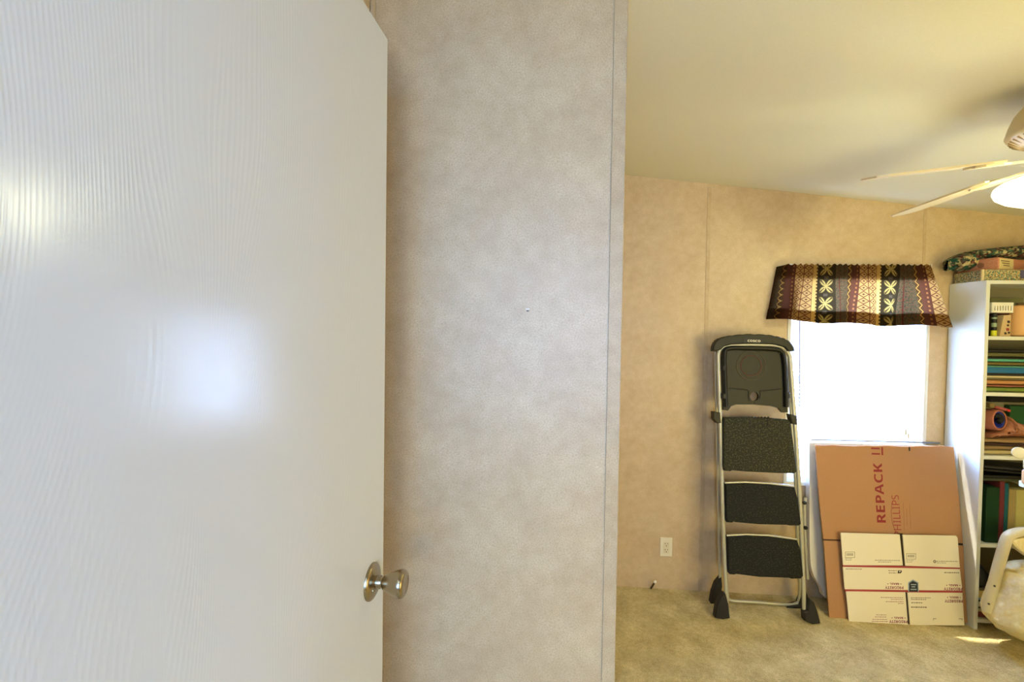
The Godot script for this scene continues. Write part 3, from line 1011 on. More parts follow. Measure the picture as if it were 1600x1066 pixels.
func panels() -> void:
	# white folding table leaning under the window, then the cardboard, then the flattened mailing box
	var tb := leaning(2.66, 0.90, 2.735)
	var nn := tb.normal
	var white_m := mat(Color(0.87, 0.85, 0.80), 0.4)
	var t := thing("folding_table", "white folding table leaning under the window behind the brown cardboard", "table", Vector3(1.7, 0, -2.68))
	var b := MB.new()
	b.slab(smooth_path(many([1265.5, 860, 1265.0, 770, 1264.5, 700, 1267, 693.5, 1274, 692, 1380, 694.5, 1465, 698, 1473, 699.5, 1477, 706, 1481, 800, 1485, 900, 1485, 925, 1476, 938, 1400, 940, 1300, 938, 1284, 920, 1270, 895], tb), 4, true), nn, 0.04, 0.006)
	obj("tabletop", b, white_m, t)
	b = MB.new()
	var rl := [at_d(1266, 687.5, 2.757), at_d(1270, 687.3, 2.757), at_d(1300, 688, 2.757), at_d(1380, 690, 2.757), at_d(1462, 692.3, 2.757), at_d(1468, 692.3, 2.757)]
	b.tube(rl, 0.0045, 8)
	obj("steel_rail", b, mat(Color(0.5, 0.52, 0.55), 0.35, 0.5, 0.8), t)
	b = MB.new()
	b.tube(many([1259, 778, 1257, 790, 1257.5, 830, 1262, 905], leaning(2.70, 0.9, 2.745)), 0.008, 8)
	obj("folded_leg", b, mat(Color(0.72, 0.70, 0.60), 0.4), t)
	for q in [[1257, 786], [1258.5, 825]]:
		b = MB.new()
		b.box(on(q[0], q[1], tb), Vector3(0.018, 0.015, 0.02), 0.004, Basis(Vector3.BACK, 0.5))
		obj("leg_clip", b, M.black, t)

	var cb := leaning(2.575, 0.9, 2.685)
	nn = cb.normal
	var brown := tex(speckle_texture(Color(0.655, 0.485, 0.335), Color(0.67, 0.50, 0.35), 71, 0.2, 0.3), 0.85, 3.0)
	var ink := mat(Color(0.50, 0.14, 0.16), 0.8)
	t = thing("cardboard_box", "large flattened brown cardboard moving box with red lettering, leaning under the window", "cardboard", Vector3(1.76, 0, -2.58))
	b = MB.new()
	var edge := [1274, 696]
	for i in 12: edge.append_array([1285.0 + i * 17.0, 696.0 + i * 0.16 + [0.0, -0.7, 0.5, 0.9, -0.3][i % 5]])
	edge.append_array([1490, 699, 1498, 770, 1505, 850, 1498, 850, 1400, 847, 1286.5, 842.5, 1280, 780])
	b.slab(many(edge, cb), nn, 0.007, 0.001)
	var upper := obj("upper_panel", b, brown, t)
	b = MB.new()
	b.slab(many([1287, 845, 1400, 849, 1498, 852.2, 1505.3, 852.5, 1506.5, 880, 1512, 974, 1420, 973, 1296, 967.5], cb), nn, 0.007, 0.001)
	obj("lower_panel", b, brown, t)
	b = MB.new()
	b.slab(shifted(many([1286, 842, 1505, 850, 1505, 853, 1287, 846], cb), -nn * 0.003), nn, 0.004)
	obj("crease", b, mat(Color(0.28, 0.19, 0.13), 0.9), t)
	b = MB.new()
	b.slab(shifted(many([1497.5, 848.8, 1504.5, 849.5, 1504.5, 852.6, 1497.5, 852], cb), nn * 0.0004), nn, 0.002)
	obj("slot", b, M.black, t)
	b = MB.new()
	b.slab(shifted(many([1419.5, 698.5, 1422, 698.5, 1422, 705, 1419.8, 705], cb), nn * 0.0004), nn, 0.002)
	obj("slot", b, M.black, t)
	# lettering runs up the sheet
	var fw := on(1373, 720, cb) - on(1380, 820, cb)
	var side := nn.cross(fw).normalized()
	words_on(upper, "REPACK", on(1374.5, 771, cb) + nn * 0.0002, fw, side, 0.043, ink, true, 1.40)
	var fw2 := on(1398, 770, cb) - on(1403, 835, cb)
	words_on(upper, "PHILLIPS", on(1401.3, 806, cb) + nn * 0.0002, fw2, nn.cross(fw2).normalized(), 0.034, mat(Color(0.56, 0.22, 0.22), 0.8), false, 1.12)
	b = MB.new()
	b.tube(smooth_path(many([1393.5, 786, 1392.5, 800, 1394, 815, 1398.5, 829, 1402, 834], cb), 5), 0.0012, 5)
	obj("printed_swoosh", b, mat(Color(0.52, 0.24, 0.2), 0.8), upper)
	for q in [[1411.5, 786, 1413, 829], [1416.5, 795, 1417.5, 823], [1421, 788, 1423, 826]]:
		b = MB.new()
		b.tube(many(q, cb), 0.0006, 5)
		obj("printed_line", b, mat(Color(0.52, 0.24, 0.2), 0.8), upper)
	b = MB.new()
	for q in [[1361, 699.5, 1374.5, 700, 1374.5, 702.5, 1361, 702], [1362, 708, 1375, 708.3, 1375, 710.8, 1362, 710.5], [1377, 699, 1379.5, 699, 1380, 711.5, 1377.5, 711.5]]:
		b = MB.new()
		b.slab(shifted(many(q, cb), nn * 0.0003), nn, 0.001)
		obj("arrow_mark", b, ink, upper)

	# flattened mailing box
	var pb := leaning(2.553, 0.5, 2.603)
	nn = pb.normal
	var card := mat(Color(0.88, 0.85, 0.76), 0.55)
	var maroon := mat(Color(0.60, 0.20, 0.22), 0.7)
	var purple := mat(Color(0.52, 0.22, 0.33), 0.7)
	var greyink := mat(Color(0.45, 0.42, 0.36), 0.8)
	t = thing("mailing_box", "flattened white mailing box with red stripes and upside down print, leaning on the cardboard", "box", Vector3(1.8, 0, -2.555))
	var fl := {}
	var flaps := [
		["flap", [1313.5, 832.8, 1406, 835.5, 1411, 884, 1317.5, 883.5]],
		["flap", [1410.5, 836, 1494, 837.5, 1496.5, 841, 1500, 887.5, 1414.5, 884.5]],
		["middle_panel", [1317, 886, 1500, 889.5, 1504, 923.5, 1320, 921.2]],
		["flap", [1322, 924.2, 1414.8, 925.5, 1419, 977.5, 1327, 973.8]],
		["flap", [1418, 926, 1504, 926.5, 1507, 977.5, 1422.2, 977.5]]]
	for i in flaps.size():
		b = MB.new()
		b.slab(many(flaps[i][1], pb), nn, 0.005, 0.0008)
		fl[i] = obj(flaps[i][0], b, card, t)
	for q in [[1405, 834.5, 1411.5, 834.5, 1415, 885, 1410, 885], [1414, 925.5, 1418.5, 925.5, 1422.6, 977.3, 1418.6, 977.3]]:
		b = MB.new()
		b.slab(shifted(many(q, pb), -nn * 0.0045), nn, 0.003)
		obj("slit_shade", b, mat(Color(0.16, 0.11, 0.06), 0.9), t)  # dark strips put the shade of the open slits into colour
	b = MB.new()
	b.slab(shifted(many([1317, 883, 1500, 887, 1500, 890, 1317, 886.4], pb), -nn * 0.0006), nn, 0.004)
	obj("stripe", b, maroon, t)
	b = MB.new()
	b.slab(shifted(many([1320, 920.5, 1504, 923, 1504, 927, 1321, 924.6], pb), -nn * 0.0006), nn, 0.004)
	obj("stripe", b, maroon, t)
	var rt := (on(1320, 921, pb) - on(1500, 923, pb))      # print is upside down
	var upv := nn.cross(rt).normalized()
	for q in [[1397.5, 918.3, 2, 0.0135, 24.0], [1489.5, 920.5, 2, 0.0135, 24.0], [1404, 971.5, 3, 0.0135, 24.0], [1490.5, 939.5, 4, 0.013, 24.0]]:
		var p := on(q[0], q[1], pb) + nn * 0.0003
		words_on(fl[q[2]], "PRIORITY", p, rt, upv, q[3], purple, true, 1.05)
		words_on(fl[q[2]], "★ MAIL ★".replace("★", "•"), on(q[0], q[1] - 5.8, pb) + nn * 0.0003, rt, upv, q[3] * 0.72, purple, true, 1.35)
	# house shaped emblem with three lines of print
	b = MB.new()
	b.slab(shifted(many([1420.5, 924.6, 1420.5, 911.5, 1426.5, 907.8, 1433.5, 911.5, 1434, 924.8], pb), nn * 0.0007), nn, 0.001)
	var em := obj("emblem", b, mat(Color(0.09, 0.13, 0.17), 0.6), fl[2])
	b = MB.new()
	b.slab(shifted(many([1419, 924.6, 1419, 910.5, 1426.5, 905.5, 1435, 910.5, 1435.5, 924.8], pb), nn * 0.0003), nn, 0.001)
	obj("emblem_border", b, mat(Color(0.55, 0.62, 0.72), 0.6), fl[2])
	b = MB.new()
	for q in [[913.5, 1423, 1431.5], [917, 1424, 1430], [921, 1422.5, 1432]]:
		b = MB.new()
		b.slab(shifted(many([q[1], q[0] - 0.7, q[2], q[0] - 0.6, q[2], q[0] + 0.9, q[1], q[0] + 0.8], pb), nn * 0.001), nn, 0.001)
		obj("emblem_print", b, mat(Color(0.62, 0.68, 0.74), 0.6), fl[2])
	# eagle mark and small print
	b = MB.new()
	b.slab(shifted(many([1403, 891.5, 1408.5, 891.3, 1409.3, 893, 1407.5, 896, 1402.5, 896.3], pb), nn * 0.0004), nn, 0.001)
	obj("logo", b, mat(Color(0.13, 0.13, 0.12), 0.6), fl[2])
	b = MB.new()
	b.slab(shifted(many([1404.5, 892.4, 1407.8, 892.3, 1405.2, 894.6], pb), nn * 0.0007), nn, 0.001)
	obj("logo_mark", b, card, fl[2])
	var rows := [
		[2, 1388, 1401, 892.0, 1.1], [2, 1388.5, 1401, 895.5, 1.1], [2, 1321.5, 1347, 889.3, 1.0], [2, 1475.5, 1498.5, 895.0, 1.5],
		[0, 1367, 1406, 875.6, 0.9], [0, 1372, 1393, 878.3, 0.8], [1, 1463, 1497, 877.2, 0.9], [1, 1464, 1478, 879.8, 0.8],
		[0, 1320.5, 1331.5, 873.0, 0.7], [0, 1321, 1330, 875.2, 0.7], [1, 1416, 1428, 876.0, 0.7], [1, 1416.5, 1425, 878.5, 0.7],
		[3, 1376, 1411, 933.8, 0.8], [3, 1392, 1411.5, 936.8, 0.8], [3, 1384, 1411.5, 940.4, 0.8], [3, 1403, 1411.5, 943.2, 0.8],
		[3, 1369, 1385, 961.0, 0.8], [3, 1367, 1386, 964.2, 0.8], [3, 1363, 1386, 968.0, 0.8], [3, 1362, 1387, 971.2, 0.8],
		[4, 1423, 1454, 934.2, 1.0], [4, 1423.5, 1447, 936.8, 1.2], [4, 1424, 1441, 942.0, 1.4], [4, 1423.5, 1448, 949.0, 1.7]]
	for i in fl.size():
		b = MB.new()
		for q in rows:
			if q[0] != i: continue
			b = MB.new()
			# a row of print: short words with gaps
			var x: float = q[1]
			var k := 0
			while x < q[2] - 0.5:
				var wl := minf([3.1, 1.9, 4.0, 2.4][k % 4], q[2] - x)
				var y: float = q[3] + (x - q[1]) * 0.012
				b.slab(shifted(many([x, y - q[4] * 0.5, x + wl, y - q[4] * 0.5, x + wl, y + q[4] * 0.5, x, y + q[4] * 0.5], pb), nn * 0.0003), nn, 0.0008)
				x += wl + 0.8
				k += 1
			obj("printed_text", b, purple if i == 3 else greyink, fl[i]).set_meta("kind", "stuff")
	for q in [[0, 1320.5, 862.5], [1, 1416, 865.0]]:
		b = MB.new()
		for e in [[0, 0, 15, 0.6], [0, 8.6, 15, 0.6], [0, 0, 0.6, 9], [14.6, 0, 0.6, 9]]:
			b.slab(shifted(many([q[1] + e[0], q[2] + e[1], q[1] + e[0] + e[2], q[2] + e[1], q[1] + e[0] + e[2], q[2] + e[1] + e[3], q[1] + e[0], q[2] + e[1] + e[3]], pb), nn * 0.0003), nn, 0.0008)
		for i in 9:
			var x: float = q[1] + 2.0 + i * 1.25
			b.slab(shifted(many([x, q[2] + 2.2, x + 0.4 + 0.4 * (i % 2), q[2] + 2.2, x + 0.4 + 0.4 * (i % 2), q[2] + 6.2, x, q[2] + 6.2], pb), nn * 0.0003), nn, 0.0008)
		obj("barcode_label", b, greyink, fl[q[0]])
	b = MB.new()
	for q in [[1458, 966.5, 1463, 966.5, 1463, 967.3, 1458, 967.3], [1458, 966.5, 1458.7, 966.5, 1458.7, 969.5, 1458, 969.5], [1498, 966.8, 1503.5, 966.8, 1503.5, 967.6, 1498, 967.6], [1502.8, 966.8, 1503.5, 966.8, 1503.5, 970, 1502.8, 970]]:
		b = MB.new()
		b.slab(shifted(many(q, pb), nn * 0.0003), nn, 0.0008)
		obj("corner_mark", b, greyink, fl[4])
	b = MB.new()
	var rc := []
	for i in 9: rc.append(on(1460.3 + 1.7 * cos(TAU * i / 9.0), 877.6 + 1.9 * sin(TAU * i / 9.0), pb) + nn * 0.0003)
	b.tube(rc, 0.0016, 5, false, true)
	obj("recycle_mark", b, mat(Color(0.2, 0.2, 0.17), 0.7), fl[1])


const CX := 2.11           # bookcase left side
const CF := 2.545          # bookcase front
const CW := 0.78

func shelf_y(v: float) -> float:
	return at_d(1560.0, v, CF).y

func bookcase() -> void:
	var t := thing("bookcase", "tall white bookcase crammed with craft supplies beside the window", "bookcase", Vector3(CX + CW / 2, 0, -(CF + 2.765) / 2))
	var dp := 2.765 - CF
	var zc := -(CF + 2.765) / 2
	var top := shelf_y(438.0)
	var b := MB.new()
	b.box(Vector3(CX + 0.009, top / 2, zc), Vector3(0.018, top, dp), 0.0012)
	obj("side_panel", b, M.melamine, t)
	b = MB.new()
	b.box(Vector3(CX + CW - 0.009, top / 2, zc), Vector3(0.018, top, dp), 0.0012)
	obj("side_panel", b, M.melamine, t)
	b = MB.new()
	b.box(Vector3(CX + CW / 2, top - 0.009, zc), Vector3(CW - 0.036, 0.018, dp), 0.0012)
	obj("top_board", b, M.melamine, t)
	b = MB.new()
	b.box(Vector3(CX + CW / 2, top / 2, -2.762), Vector3(CW - 0.03, top - 0.01, 0.004))
	obj("back_panel", b, mat(Color(0.50, 0.48, 0.38), 0.8), t)
	for v in [528.5, 616.5, 715.8, 854.0, 972.5]:
		b = MB.new()
		b.box(Vector3(CX + CW / 2, shelf_y(v), zc + 0.002), Vector3(CW - 0.036, 0.018, dp - 0.006), 0.0012)
		obj("shelf", b, M.melamine, t)


func fbox(u0: float, v0: float, u1: float, v1: float, d: float, deep: float, bev := 0.003, floor_y := -1.0) -> MB:
	# a box whose front fills the given patch of the shelf front; floor_y seats it on a shelf
	var a := at_d(u0, v0, d); var c := at_d(u1, v1, d)
	a.x = at_d(u0, (v0 + v1) / 2, d).x; c.x = at_d(u1, (v0 + v1) / 2, d).x
	if floor_y >= 0.0: c.y = floor_y
	var b := MB.new()
	b.box(Vector3((a.x + c.x) / 2, (a.y + c.y) / 2, -d - deep / 2), Vector3(absf(c.x - a.x), absf(a.y - c.y), deep), bev)
	return b


func bookcase_goods() -> void:
	var f := CF + 0.012
	var s := []
	for v in [528.5, 616.5, 715.8, 854.0, 972.5]: s.append(shelf_y(v) + 0.0092)
	var top := shelf_y(438.0)
	var R := CX + CW - 0.02
	# --- on top of the case
	var fl := tex(floral_texture([Color(0.66, 0.58, 0.40), Color(0.44, 0.36, 0.26), Color(0.74, 0.68, 0.50), Color(0.27, 0.45, 0.40)], 81, 0.05), 0.8, 5.0)
	var b := MB.new()
	var yb := top
	var yt := at_d(1560, 421, CF + 0.02).y
	b.box(Vector3(CX + 0.24, (yb + yt) / 2, -(CF + 0.02 + 2.755) / 2), Vector3(0.46, yt - yb, 2.755 - CF - 0.02), 0.004)
	var pbx := thing("patterned_box", "low box covered in beige floral paper lying on the bookcase top", "box", Vector3(CX + 0.24, yb, -2.66))
	obj("box_body", b, fl, pbx)
	b = MB.new()
	b.box(Vector3(CX + 0.21, (yb + yt) / 2 + 0.004, -CF - 0.0185), Vector3(0.085, (yt - yb) * 0.72, 0.004), 0.001)
	obj("purple_label", b, mat(Color(0.30, 0.28, 0.40), 0.6), pbx)
	b = MB.new()
	b.box(Vector3(CX + 0.004, (yb + yt) / 2, -CF - 0.03), Vector3(0.012, yt - yb + 0.001, 0.012), 0.002)
	obj("corner_tape", b, mat(Color(0.80, 0.74, 0.58), 0.6), pbx)
	# pink box turned a little on top of it
	var pk := at_d(1560, 424, 2.585); pk.y = yt
	var pk2 := at_d(1496, 424, 2.735); pk2.y = yt
	var dirb := (pk2 - pk); dirb.y = 0.0
	var lenb := dirb.length()
	dirb = dirb.normalized()
	var dirf := Vector3(-dirb.z, 0, dirb.x)
	if dirf.x < 0.0: dirf = -dirf
	var ph := at_d(1560, 401.5, 2.585).y - yt
	var cc := pk + dirb * lenb / 2 + dirf * 0.17 + Vector3(0, ph / 2, 0)
	var pbs := Basis(dirf, Vector3.UP, dirf.cross(Vector3.UP))
	b = MB.new()
	b.box(cc, Vector3(0.34, ph, lenb), 0.004, pbs)
	var pink := thing("pink_box", "dusty pink box with a cream label, on the floral box", "box", Vector3(cc.x, yt, cc.z))
	obj("box_body", b, tex(speckle_texture(Color(0.72, 0.47, 0.37), Color(0.76, 0.53, 0.42), 85, 0.06, 0.3), 0.7, 6.0), pink)
	b = MB.new()
	b.box(pk + dirf * 0.065 - dirb * 0.0012 + Vector3(0, ph / 2, 0), Vector3(0.12, ph * 0.86, 0.003), 0.001, pbs)
	var lab := obj("cream_label", b, mat(Color(0.83, 0.76, 0.55), 0.6), pink)
	b = MB.new()
	for i in 3:
		b = MB.new()
		b.box(pk + dirf * (0.05 + 0.006 * i) - dirb * 0.003 + Vector3(0, ph * (0.72 - 0.17 * i), 0), Vector3(0.075 - 0.01 * i, 0.004, 0.001), 0.0, pbs)
		obj("printed_line", b, mat(Color(0.40, 0.32, 0.22), 0.7), lab)
	b = MB.new()
	b.lathe([Vector2(0.014, -0.001), Vector2(0.014, 0.001), Vector2(0, 0.0012)], pk + dirb * lenb * 0.42 - dirf * 0.0005 + Vector3(0, ph * 0.45, 0), -dirf, 16)
	obj("flower_print", b, mat(Color(0.55, 0.36, 0.28), 0.7), pink)
	# rumpled cloth thrown over the boxes
	var cy := yt + ph
	var cl := MB.new()
	var ol := [at_d(1471, 409, 2.70), at_d(1490, 399, 2.69), at_d(1520, 392, 2.69), at_d(1560, 388, 2.69), at_d(1590, 385, 2.69), at_d(1625, 388, 2.69), at_d(1660, 396, 2.69)]
	var op := smooth_path(ol, 8)
	var nz := FastNoiseLite.new(); nz.seed = 4; nz.frequency = 9.0
	cl.sheet(func(q: float, w: float) -> Vector3:
		var k := clampf(q, 0.0, 1.0) * (op.size() - 1)
		var i := mini(int(k), op.size() - 2)
		var p: Vector3 = (op[i] as Vector3).lerp(op[i + 1], k - i)
		var low := cy + 0.002
		if p.x < pk2.x - 0.012: low = yt + 0.004
		var an := w * TAU
		var hgt := maxf((p.y - low), 0.012)
		var taper := sqrt(clampf(minf(q, 1.0 - q) * 6.0, 0.02, 1.0))
		var r := Vector3(0, sin(an) * 0.5 * hgt + hgt * 0.5, cos(an) * 0.078 * taper)
		var w2 := nz.get_noise_3d(p.x, r.y * 2.0, r.z) * 0.010
		return Vector3(p.x, low, -2.668) + r * (1.0 + w2 * 6.0) + Vector3(0, 0.0, w2), 60, 20, false)
	solo("cloth", cl, tex(floral_texture([Color(0.085, 0.30, 0.245), Color(0.06, 0.065, 0.05), Color(0.33, 0.12, 0.15), Color(0.74, 0.68, 0.48), Color(0.06, 0.07, 0.055)], 91, 0.022), 0.85, 3.6), "folded dark green flowered cloth draped over the boxes on the bookcase", "cloth")

	# --- first shelf
	var y0: float = s[0]
	b = fbox(1549.5, 489, 1556, 526, f + 0.02, 0.018, 0.006, y0)
	var mk := thing("marker", "black marker pen with a yellow base standing in the shelf corner", "pen", Vector3(at_d(1553, 520, f + 0.03).x, y0, -f - 0.03))
	var mx := at_d(1552.8, 520, f + 0.03)
	var mt := at_d(1552.8, 489, f + 0.03)
	b = MB.new()
	b.lathe([Vector2(0, mt.y), Vector2(0.009, mt.y), Vector2(0.0105, mt.y - 0.006), Vector2(0.0105, y0 + 0.028), Vector2(0, y0 + 0.028)], Vector3(mx.x, 0, mx.z), Vector3.UP, 14)
	obj("barrel", b, M.black, mk)
	b = MB.new()
	b.lathe([Vector2(0, y0 + 0.028), Vector2(0.0115, y0 + 0.028), Vector2(0.0115, y0 + 0.002), Vector2(0.010, y0), Vector2(0, y0)], Vector3(mx.x, 0, mx.z), Vector3.UP, 14)
	obj("yellow_cap", b, mat(Color(0.80, 0.80, 0.12), 0.4), mk)
	b = MB.new()
	b.lathe([Vector2(0.0108, mt.y - 0.022), Vector2(0.0109, mt.y - 0.03)], Vector3(mx.x, 0, mx.z), Vector3.UP, 14)
	b.lathe([Vector2(0.0108, mt.y - 0.05), Vector2(0.0109, mt.y - 0.07)], Vector3(mx.x, 0, mx.z), Vector3.UP, 14)
	obj("printed_band", b, mat(Color(0.55, 0.62, 0.50), 0.5), mk)
	b = fbox(1557.5, 495, 1567, 526, f + 0.06, 0.11, 0.003, y0)
	solo("notebook", b, mat(Color(0.44, 0.36, 0.20), 0.8), "brown covered notebook upright behind the pen on the top shelf", "book")
	# white flowered paper pack, leaning
	var pp := [at_d(1568.5, 493, f + 0.012), at_d(1580, 492, f + 0.012), at_d(1579, 525, f + 0.012), at_d(1562, 525, f + 0.012)]
	pp[2].y = y0; pp[3].y = y0
	b = MB.new()
	b.slab(pp, Vector3.BACK, 0.05, 0.001)
	var pk3 := thing("paper_pack", "cream paper packet with dark blossoms leaning beside the thread cone", "packet", Vector3(pp[2].x, y0, -f - 0.03))
	obj("packet", b, mat(Color(0.74, 0.64, 0.47), 0.7), pk3)
	for q in [[1576, 503, 2.2, Color(0.16, 0.12, 0.1)], [1575, 508.5, 1.7, Color(0.2, 0.14, 0.12)], [1574.5, 515, 2.6, Color(0.55, 0.2, 0.18)], [1571, 521, 2.0, Color(0.16, 0.15, 0.09)], [1576.5, 520, 1.8, Color(0.2, 0.16, 0.1)]]:
		b = MB.new()
		var bp := []
		for i in 10: bp.append(at_d(q[0] + q[2] * cos(TAU * i / 10.0) * (1.0 + 0.25 * sin(i * 2.4)), q[1] + q[2] * sin(TAU * i / 10.0), f + 0.0112))
		b.slab(bp, Vector3.BACK, 0.001)
		obj("printed_blossom", b, mat(q[3], 0.7), pk3)
	# slotted basket lying on a dark red book behind
	b = fbox(1558, 489.5, 1578, 493.5, f + 0.07, 0.11, 0.002)
	var by := at_d(1558, 489.5, f + 0.07).y
	solo("book", b, mat(Color(0.28, 0.13, 0.10), 0.7), "dark red book lying flat under the white slotted basket", "book")
	var bk := thing("basket", "small white plastic basket with upright slots on the top shelf", "basket", Vector3(at_d(1566, 489, f + 0.03).x, by, -f - 0.03))
	var q0 := at_d(1551, 472.5, f + 0.03); var q1 := at_d(1583, 489.5, f + 0.03)
	var bw := q1.x - q0.x; var bh := q0.y - by
	b = MB.new()
	for zf in [-f - 0.03, -f - 0.13]:
		b.box(Vector3((q0.x + q1.x) / 2, q0.y - 0.009, zf), Vector3(bw, 0.018, 0.004), 0.0015)
		b.box(Vector3((q0.x + q1.x) / 2, by + 0.006, zf), Vector3(bw, 0.012, 0.004), 0.0015)
	for xf in [q0.x, q1.x]: b.box(Vector3(xf, by + bh / 2, -f - 0.08), Vector3(0.004, bh, 0.10), 0.0015)
	b.box(Vector3((q0.x + q1.x) / 2, by + 0.002, -f - 0.08), Vector3(bw, 0.004, 0.10))
	obj("basket_shell", b, M.white_plastic, bk)
	for i in 8:
		b = MB.new()
		b.box(Vector3(lerpf(q0.x + 0.005, q1.x - 0.005, i / 7.0), by + bh / 2, -f - 0.03), Vector3(0.0085, bh - 0.02, 0.0038), 0.001)
		obj("slat", b, M.white_plastic, bk)
	# cone of thread
	var cn := thing("thread_cone", "large cone of peach coloured thread on the top shelf", "thread", Vector3(at_d(1594, 526, f + 0.06).x, y0, -f - 0.06))
	var ca := at_d(1579, 520, f + 0.05); var cm := at_d(1594, 500, f + 0.055); var ct := at_d(1594, 477, f + 0.055)
	var rr := 0.058
	var hh := ct.y - y0
	var cpf := [Vector2(0, 0), Vector2(rr, 0.0), Vector2(rr + 0.001, 0.012)]
	for i in 24: cpf.append(Vector2(lerpf(rr, rr * 0.80, i / 23.0) + (0.0006 if i % 2 else 0.0), lerpf(0.014, hh - 0.010, i / 23.0)))
	cpf.append_array([Vector2(rr * 0.74, hh - 0.003), Vector2(rr * 0.40, hh), Vector2(0.014, hh)])
	var ccx := ca.x + rr
	b = MB.new()
	b.lathe(cpf, Vector3(ccx, y0, -f - 0.07), Vector3.UP, 32)
	obj("wound_thread", b, mat(Color(0.83, 0.64, 0.42), 0.8), cn)
	b = MB.new()
	b.lathe([Vector2(0.016, hh - 0.002), Vector2(0.018, hh + 0.012), Vector2(0.010, hh + 0.013), Vector2(0.009, hh)], Vector3(ccx, y0, -f - 0.07), Vector3.UP, 20)
	obj("cone_core", b, mat(Color(0.35, 0.28, 0.18), 0.8), cn)
	b = MB.new()
	b.box(Vector3(ccx + 0.03, y0 + (hh + 0.045) / 2, -2.742), Vector3(0.16, hh + 0.045, 0.018), 0.003)
	solo("folder", b, mat(Color(0.42, 0.42, 0.28), 0.8), "olive folder standing behind the thread cone", "folder")

	# --- second shelf: a stack of folded cloth, folders and dark gap strips, from the bottom up
	var stack := [
		["folded_fabric", 606.5, 614.5, Color(0.42, 0.50, 0.20), 0.85, 0.0, "lime green folded fabric at the bottom of the second shelf's stack", "fabric"],
		["folded_fabric", 603.0, 606.3, Color(0.60, 0.36, 0.28), 0.85, 0.004, "thin rose folded fabric on top of the lime green one", "fabric"],
		["folded_fabric", 594.5, 602.8, Color(0.68, 0.48, 0.28), 0.85, 0.002, "tan orange folded fabric in the middle of the stack", "fabric"],
		["magazine", 591.3, 594.3, Color(0.40, 0.36, 0.22), 0.7, 0.006, "olive magazine lying on the tan folded fabric", "magazine"],
		["paper_pad", 588.0, 591.1, Color(0.72, 0.66, 0.50), 0.8, 0.0, "pale paper pad under the dark gap and blue binder", "pad"],
		["folder", 583.4, 587.8, Color(0.05, 0.055, 0.05), 0.6, 0.005, "thin dark strip for the shaded gap under the blue binder", "folder"],  # near-black slab in place of the shade between layers
		["binder", 574.3, 583.2, Color(0.08, 0.38, 0.56), 0.45, 0.0, "bright blue plastic binder lying on the second shelf", "binder"],
		["folder", 572.0, 574.1, Color(0.34, 0.56, 0.47), 0.6, 0.003, "pale teal folder lying on the blue binder", "folder"],
		["folded_fabric", 564.8, 571.8, Color(0.40, 0.35, 0.16), 0.9, 0.008, "rumpled olive fabric between the two teal folders", "fabric"],
		["folder", 560.7, 564.6, Color(0.30, 0.60, 0.52), 0.6, 0.0, "bright teal folder above the rumpled olive fabric", "folder"],
		["folder", 557.8, 560.5, Color(0.045, 0.05, 0.04), 0.6, 0.006, "dark strip for the shaded gap between the teal folder and the olive bundle", "folder"],  # another shade gap given as a near-black slab
		["folded_fabric", 549.5, 557.6, Color(0.36, 0.345, 0.19), 0.9, 0.0, "grey olive folded fabric near the top of the stack", "fabric"],
		["folder", 546.0, 549.3, Color(0.04, 0.045, 0.035), 0.6, 0.004, "dark strip for the shaded gap at the top of the second shelf's stack", "folder"]]  # shade above the stack given as a near-black slab
	var yy: float = s[1]
	for q in stack:
		var h: float = at_d(1570, q[1], f).y - at_d(1570, q[2], f).y
		b = MB.new()
		var x0: float = CX + 0.021 + q[5]
		var hz := h
		if q[0] == "folded_fabric":
			# soft folded edge
			var ff := func(u: float, w: float) -> Vector3:
				var an := w * TAU
				var cx2 := signf(cos(an)) * pow(absf(cos(an)), 0.35)
				var cy2 := signf(sin(an)) * pow(absf(sin(an)), 0.5)
				return Vector3(lerpf(x0, R - 0.02, u), yy + hz / 2 + cy2 * hz * 0.5 * (1.0 - 0.12 * absf(sin(u * 17.0 + yy * 90.0))), -f - 0.1 - cx2 * 0.095)
			b.sheet(ff, 24, 24)
		else:
			b.box(Vector3((x0 + R - 0.02) / 2, yy + h / 2, -f - q[5] - 0.09), Vector3(R - 0.02 - x0, h, 0.18), 0.0015)
		solo(q[0], b, mat(q[3], q[4]), q[6], q[7])
		yy += h

	# --- third shelf
	var y2: float = s[2]
	b = fbox(1577, 634, 1640, 716, f + 0.165, 0.032, 0.003, y2)
	solo("binder", b, mat(Color(0.05, 0.30, 0.13), 0.6), "dark green binder standing at the back of the third shelf", "binder")
	var pile := [
		["paper_sheaf", 708.5, 716.0, Color(0.68, 0.62, 0.44), "pale paper sheaf at the bottom of the third shelf", 0.0],
		["paper_sheaf", 701.5, 708.3, Color(0.52, 0.42, 0.28), "brown paper sheaf over the pale one on the third shelf", 0.006],
		["tissue_bundle", 697.0, 701.3, Color(0.24, 0.14, 0.10), "dark brown tissue layer in the third shelf's pile", 0.003],
		["tissue_bundle", 690.5, 696.8, Color(0.58, 0.46, 0.30), "tan tissue layer above the dark brown one", 0.0]]
	yy = y2
	for q in pile:
		var h: float = at_d(1570, q[1], f).y - at_d(1570, q[2], f).y
		b = MB.new()
		var hz := h
		var sd := yy * 50.0
		b.sheet(func(u: float, w: float) -> Vector3:
			var an := w * TAU
			var cx2 := signf(cos(an)) * pow(absf(cos(an)), 0.35)
			var cy2 := signf(sin(an)) * pow(absf(sin(an)), 0.5)
			return Vector3(lerpf(CX + 0.022 + q[5], R - 0.03, u), yy + hz * 0.5 + cy2 * hz * 0.5 * (0.94 + 0.06 * sin(u * 23.0 + sd)), -f - 0.083 - cx2 * (0.072 + 0.004 * sin(u * 31.0 + sd))), 30, 20)
		solo(q[0], b, mat(q[3], 0.85), q[4], "paper")
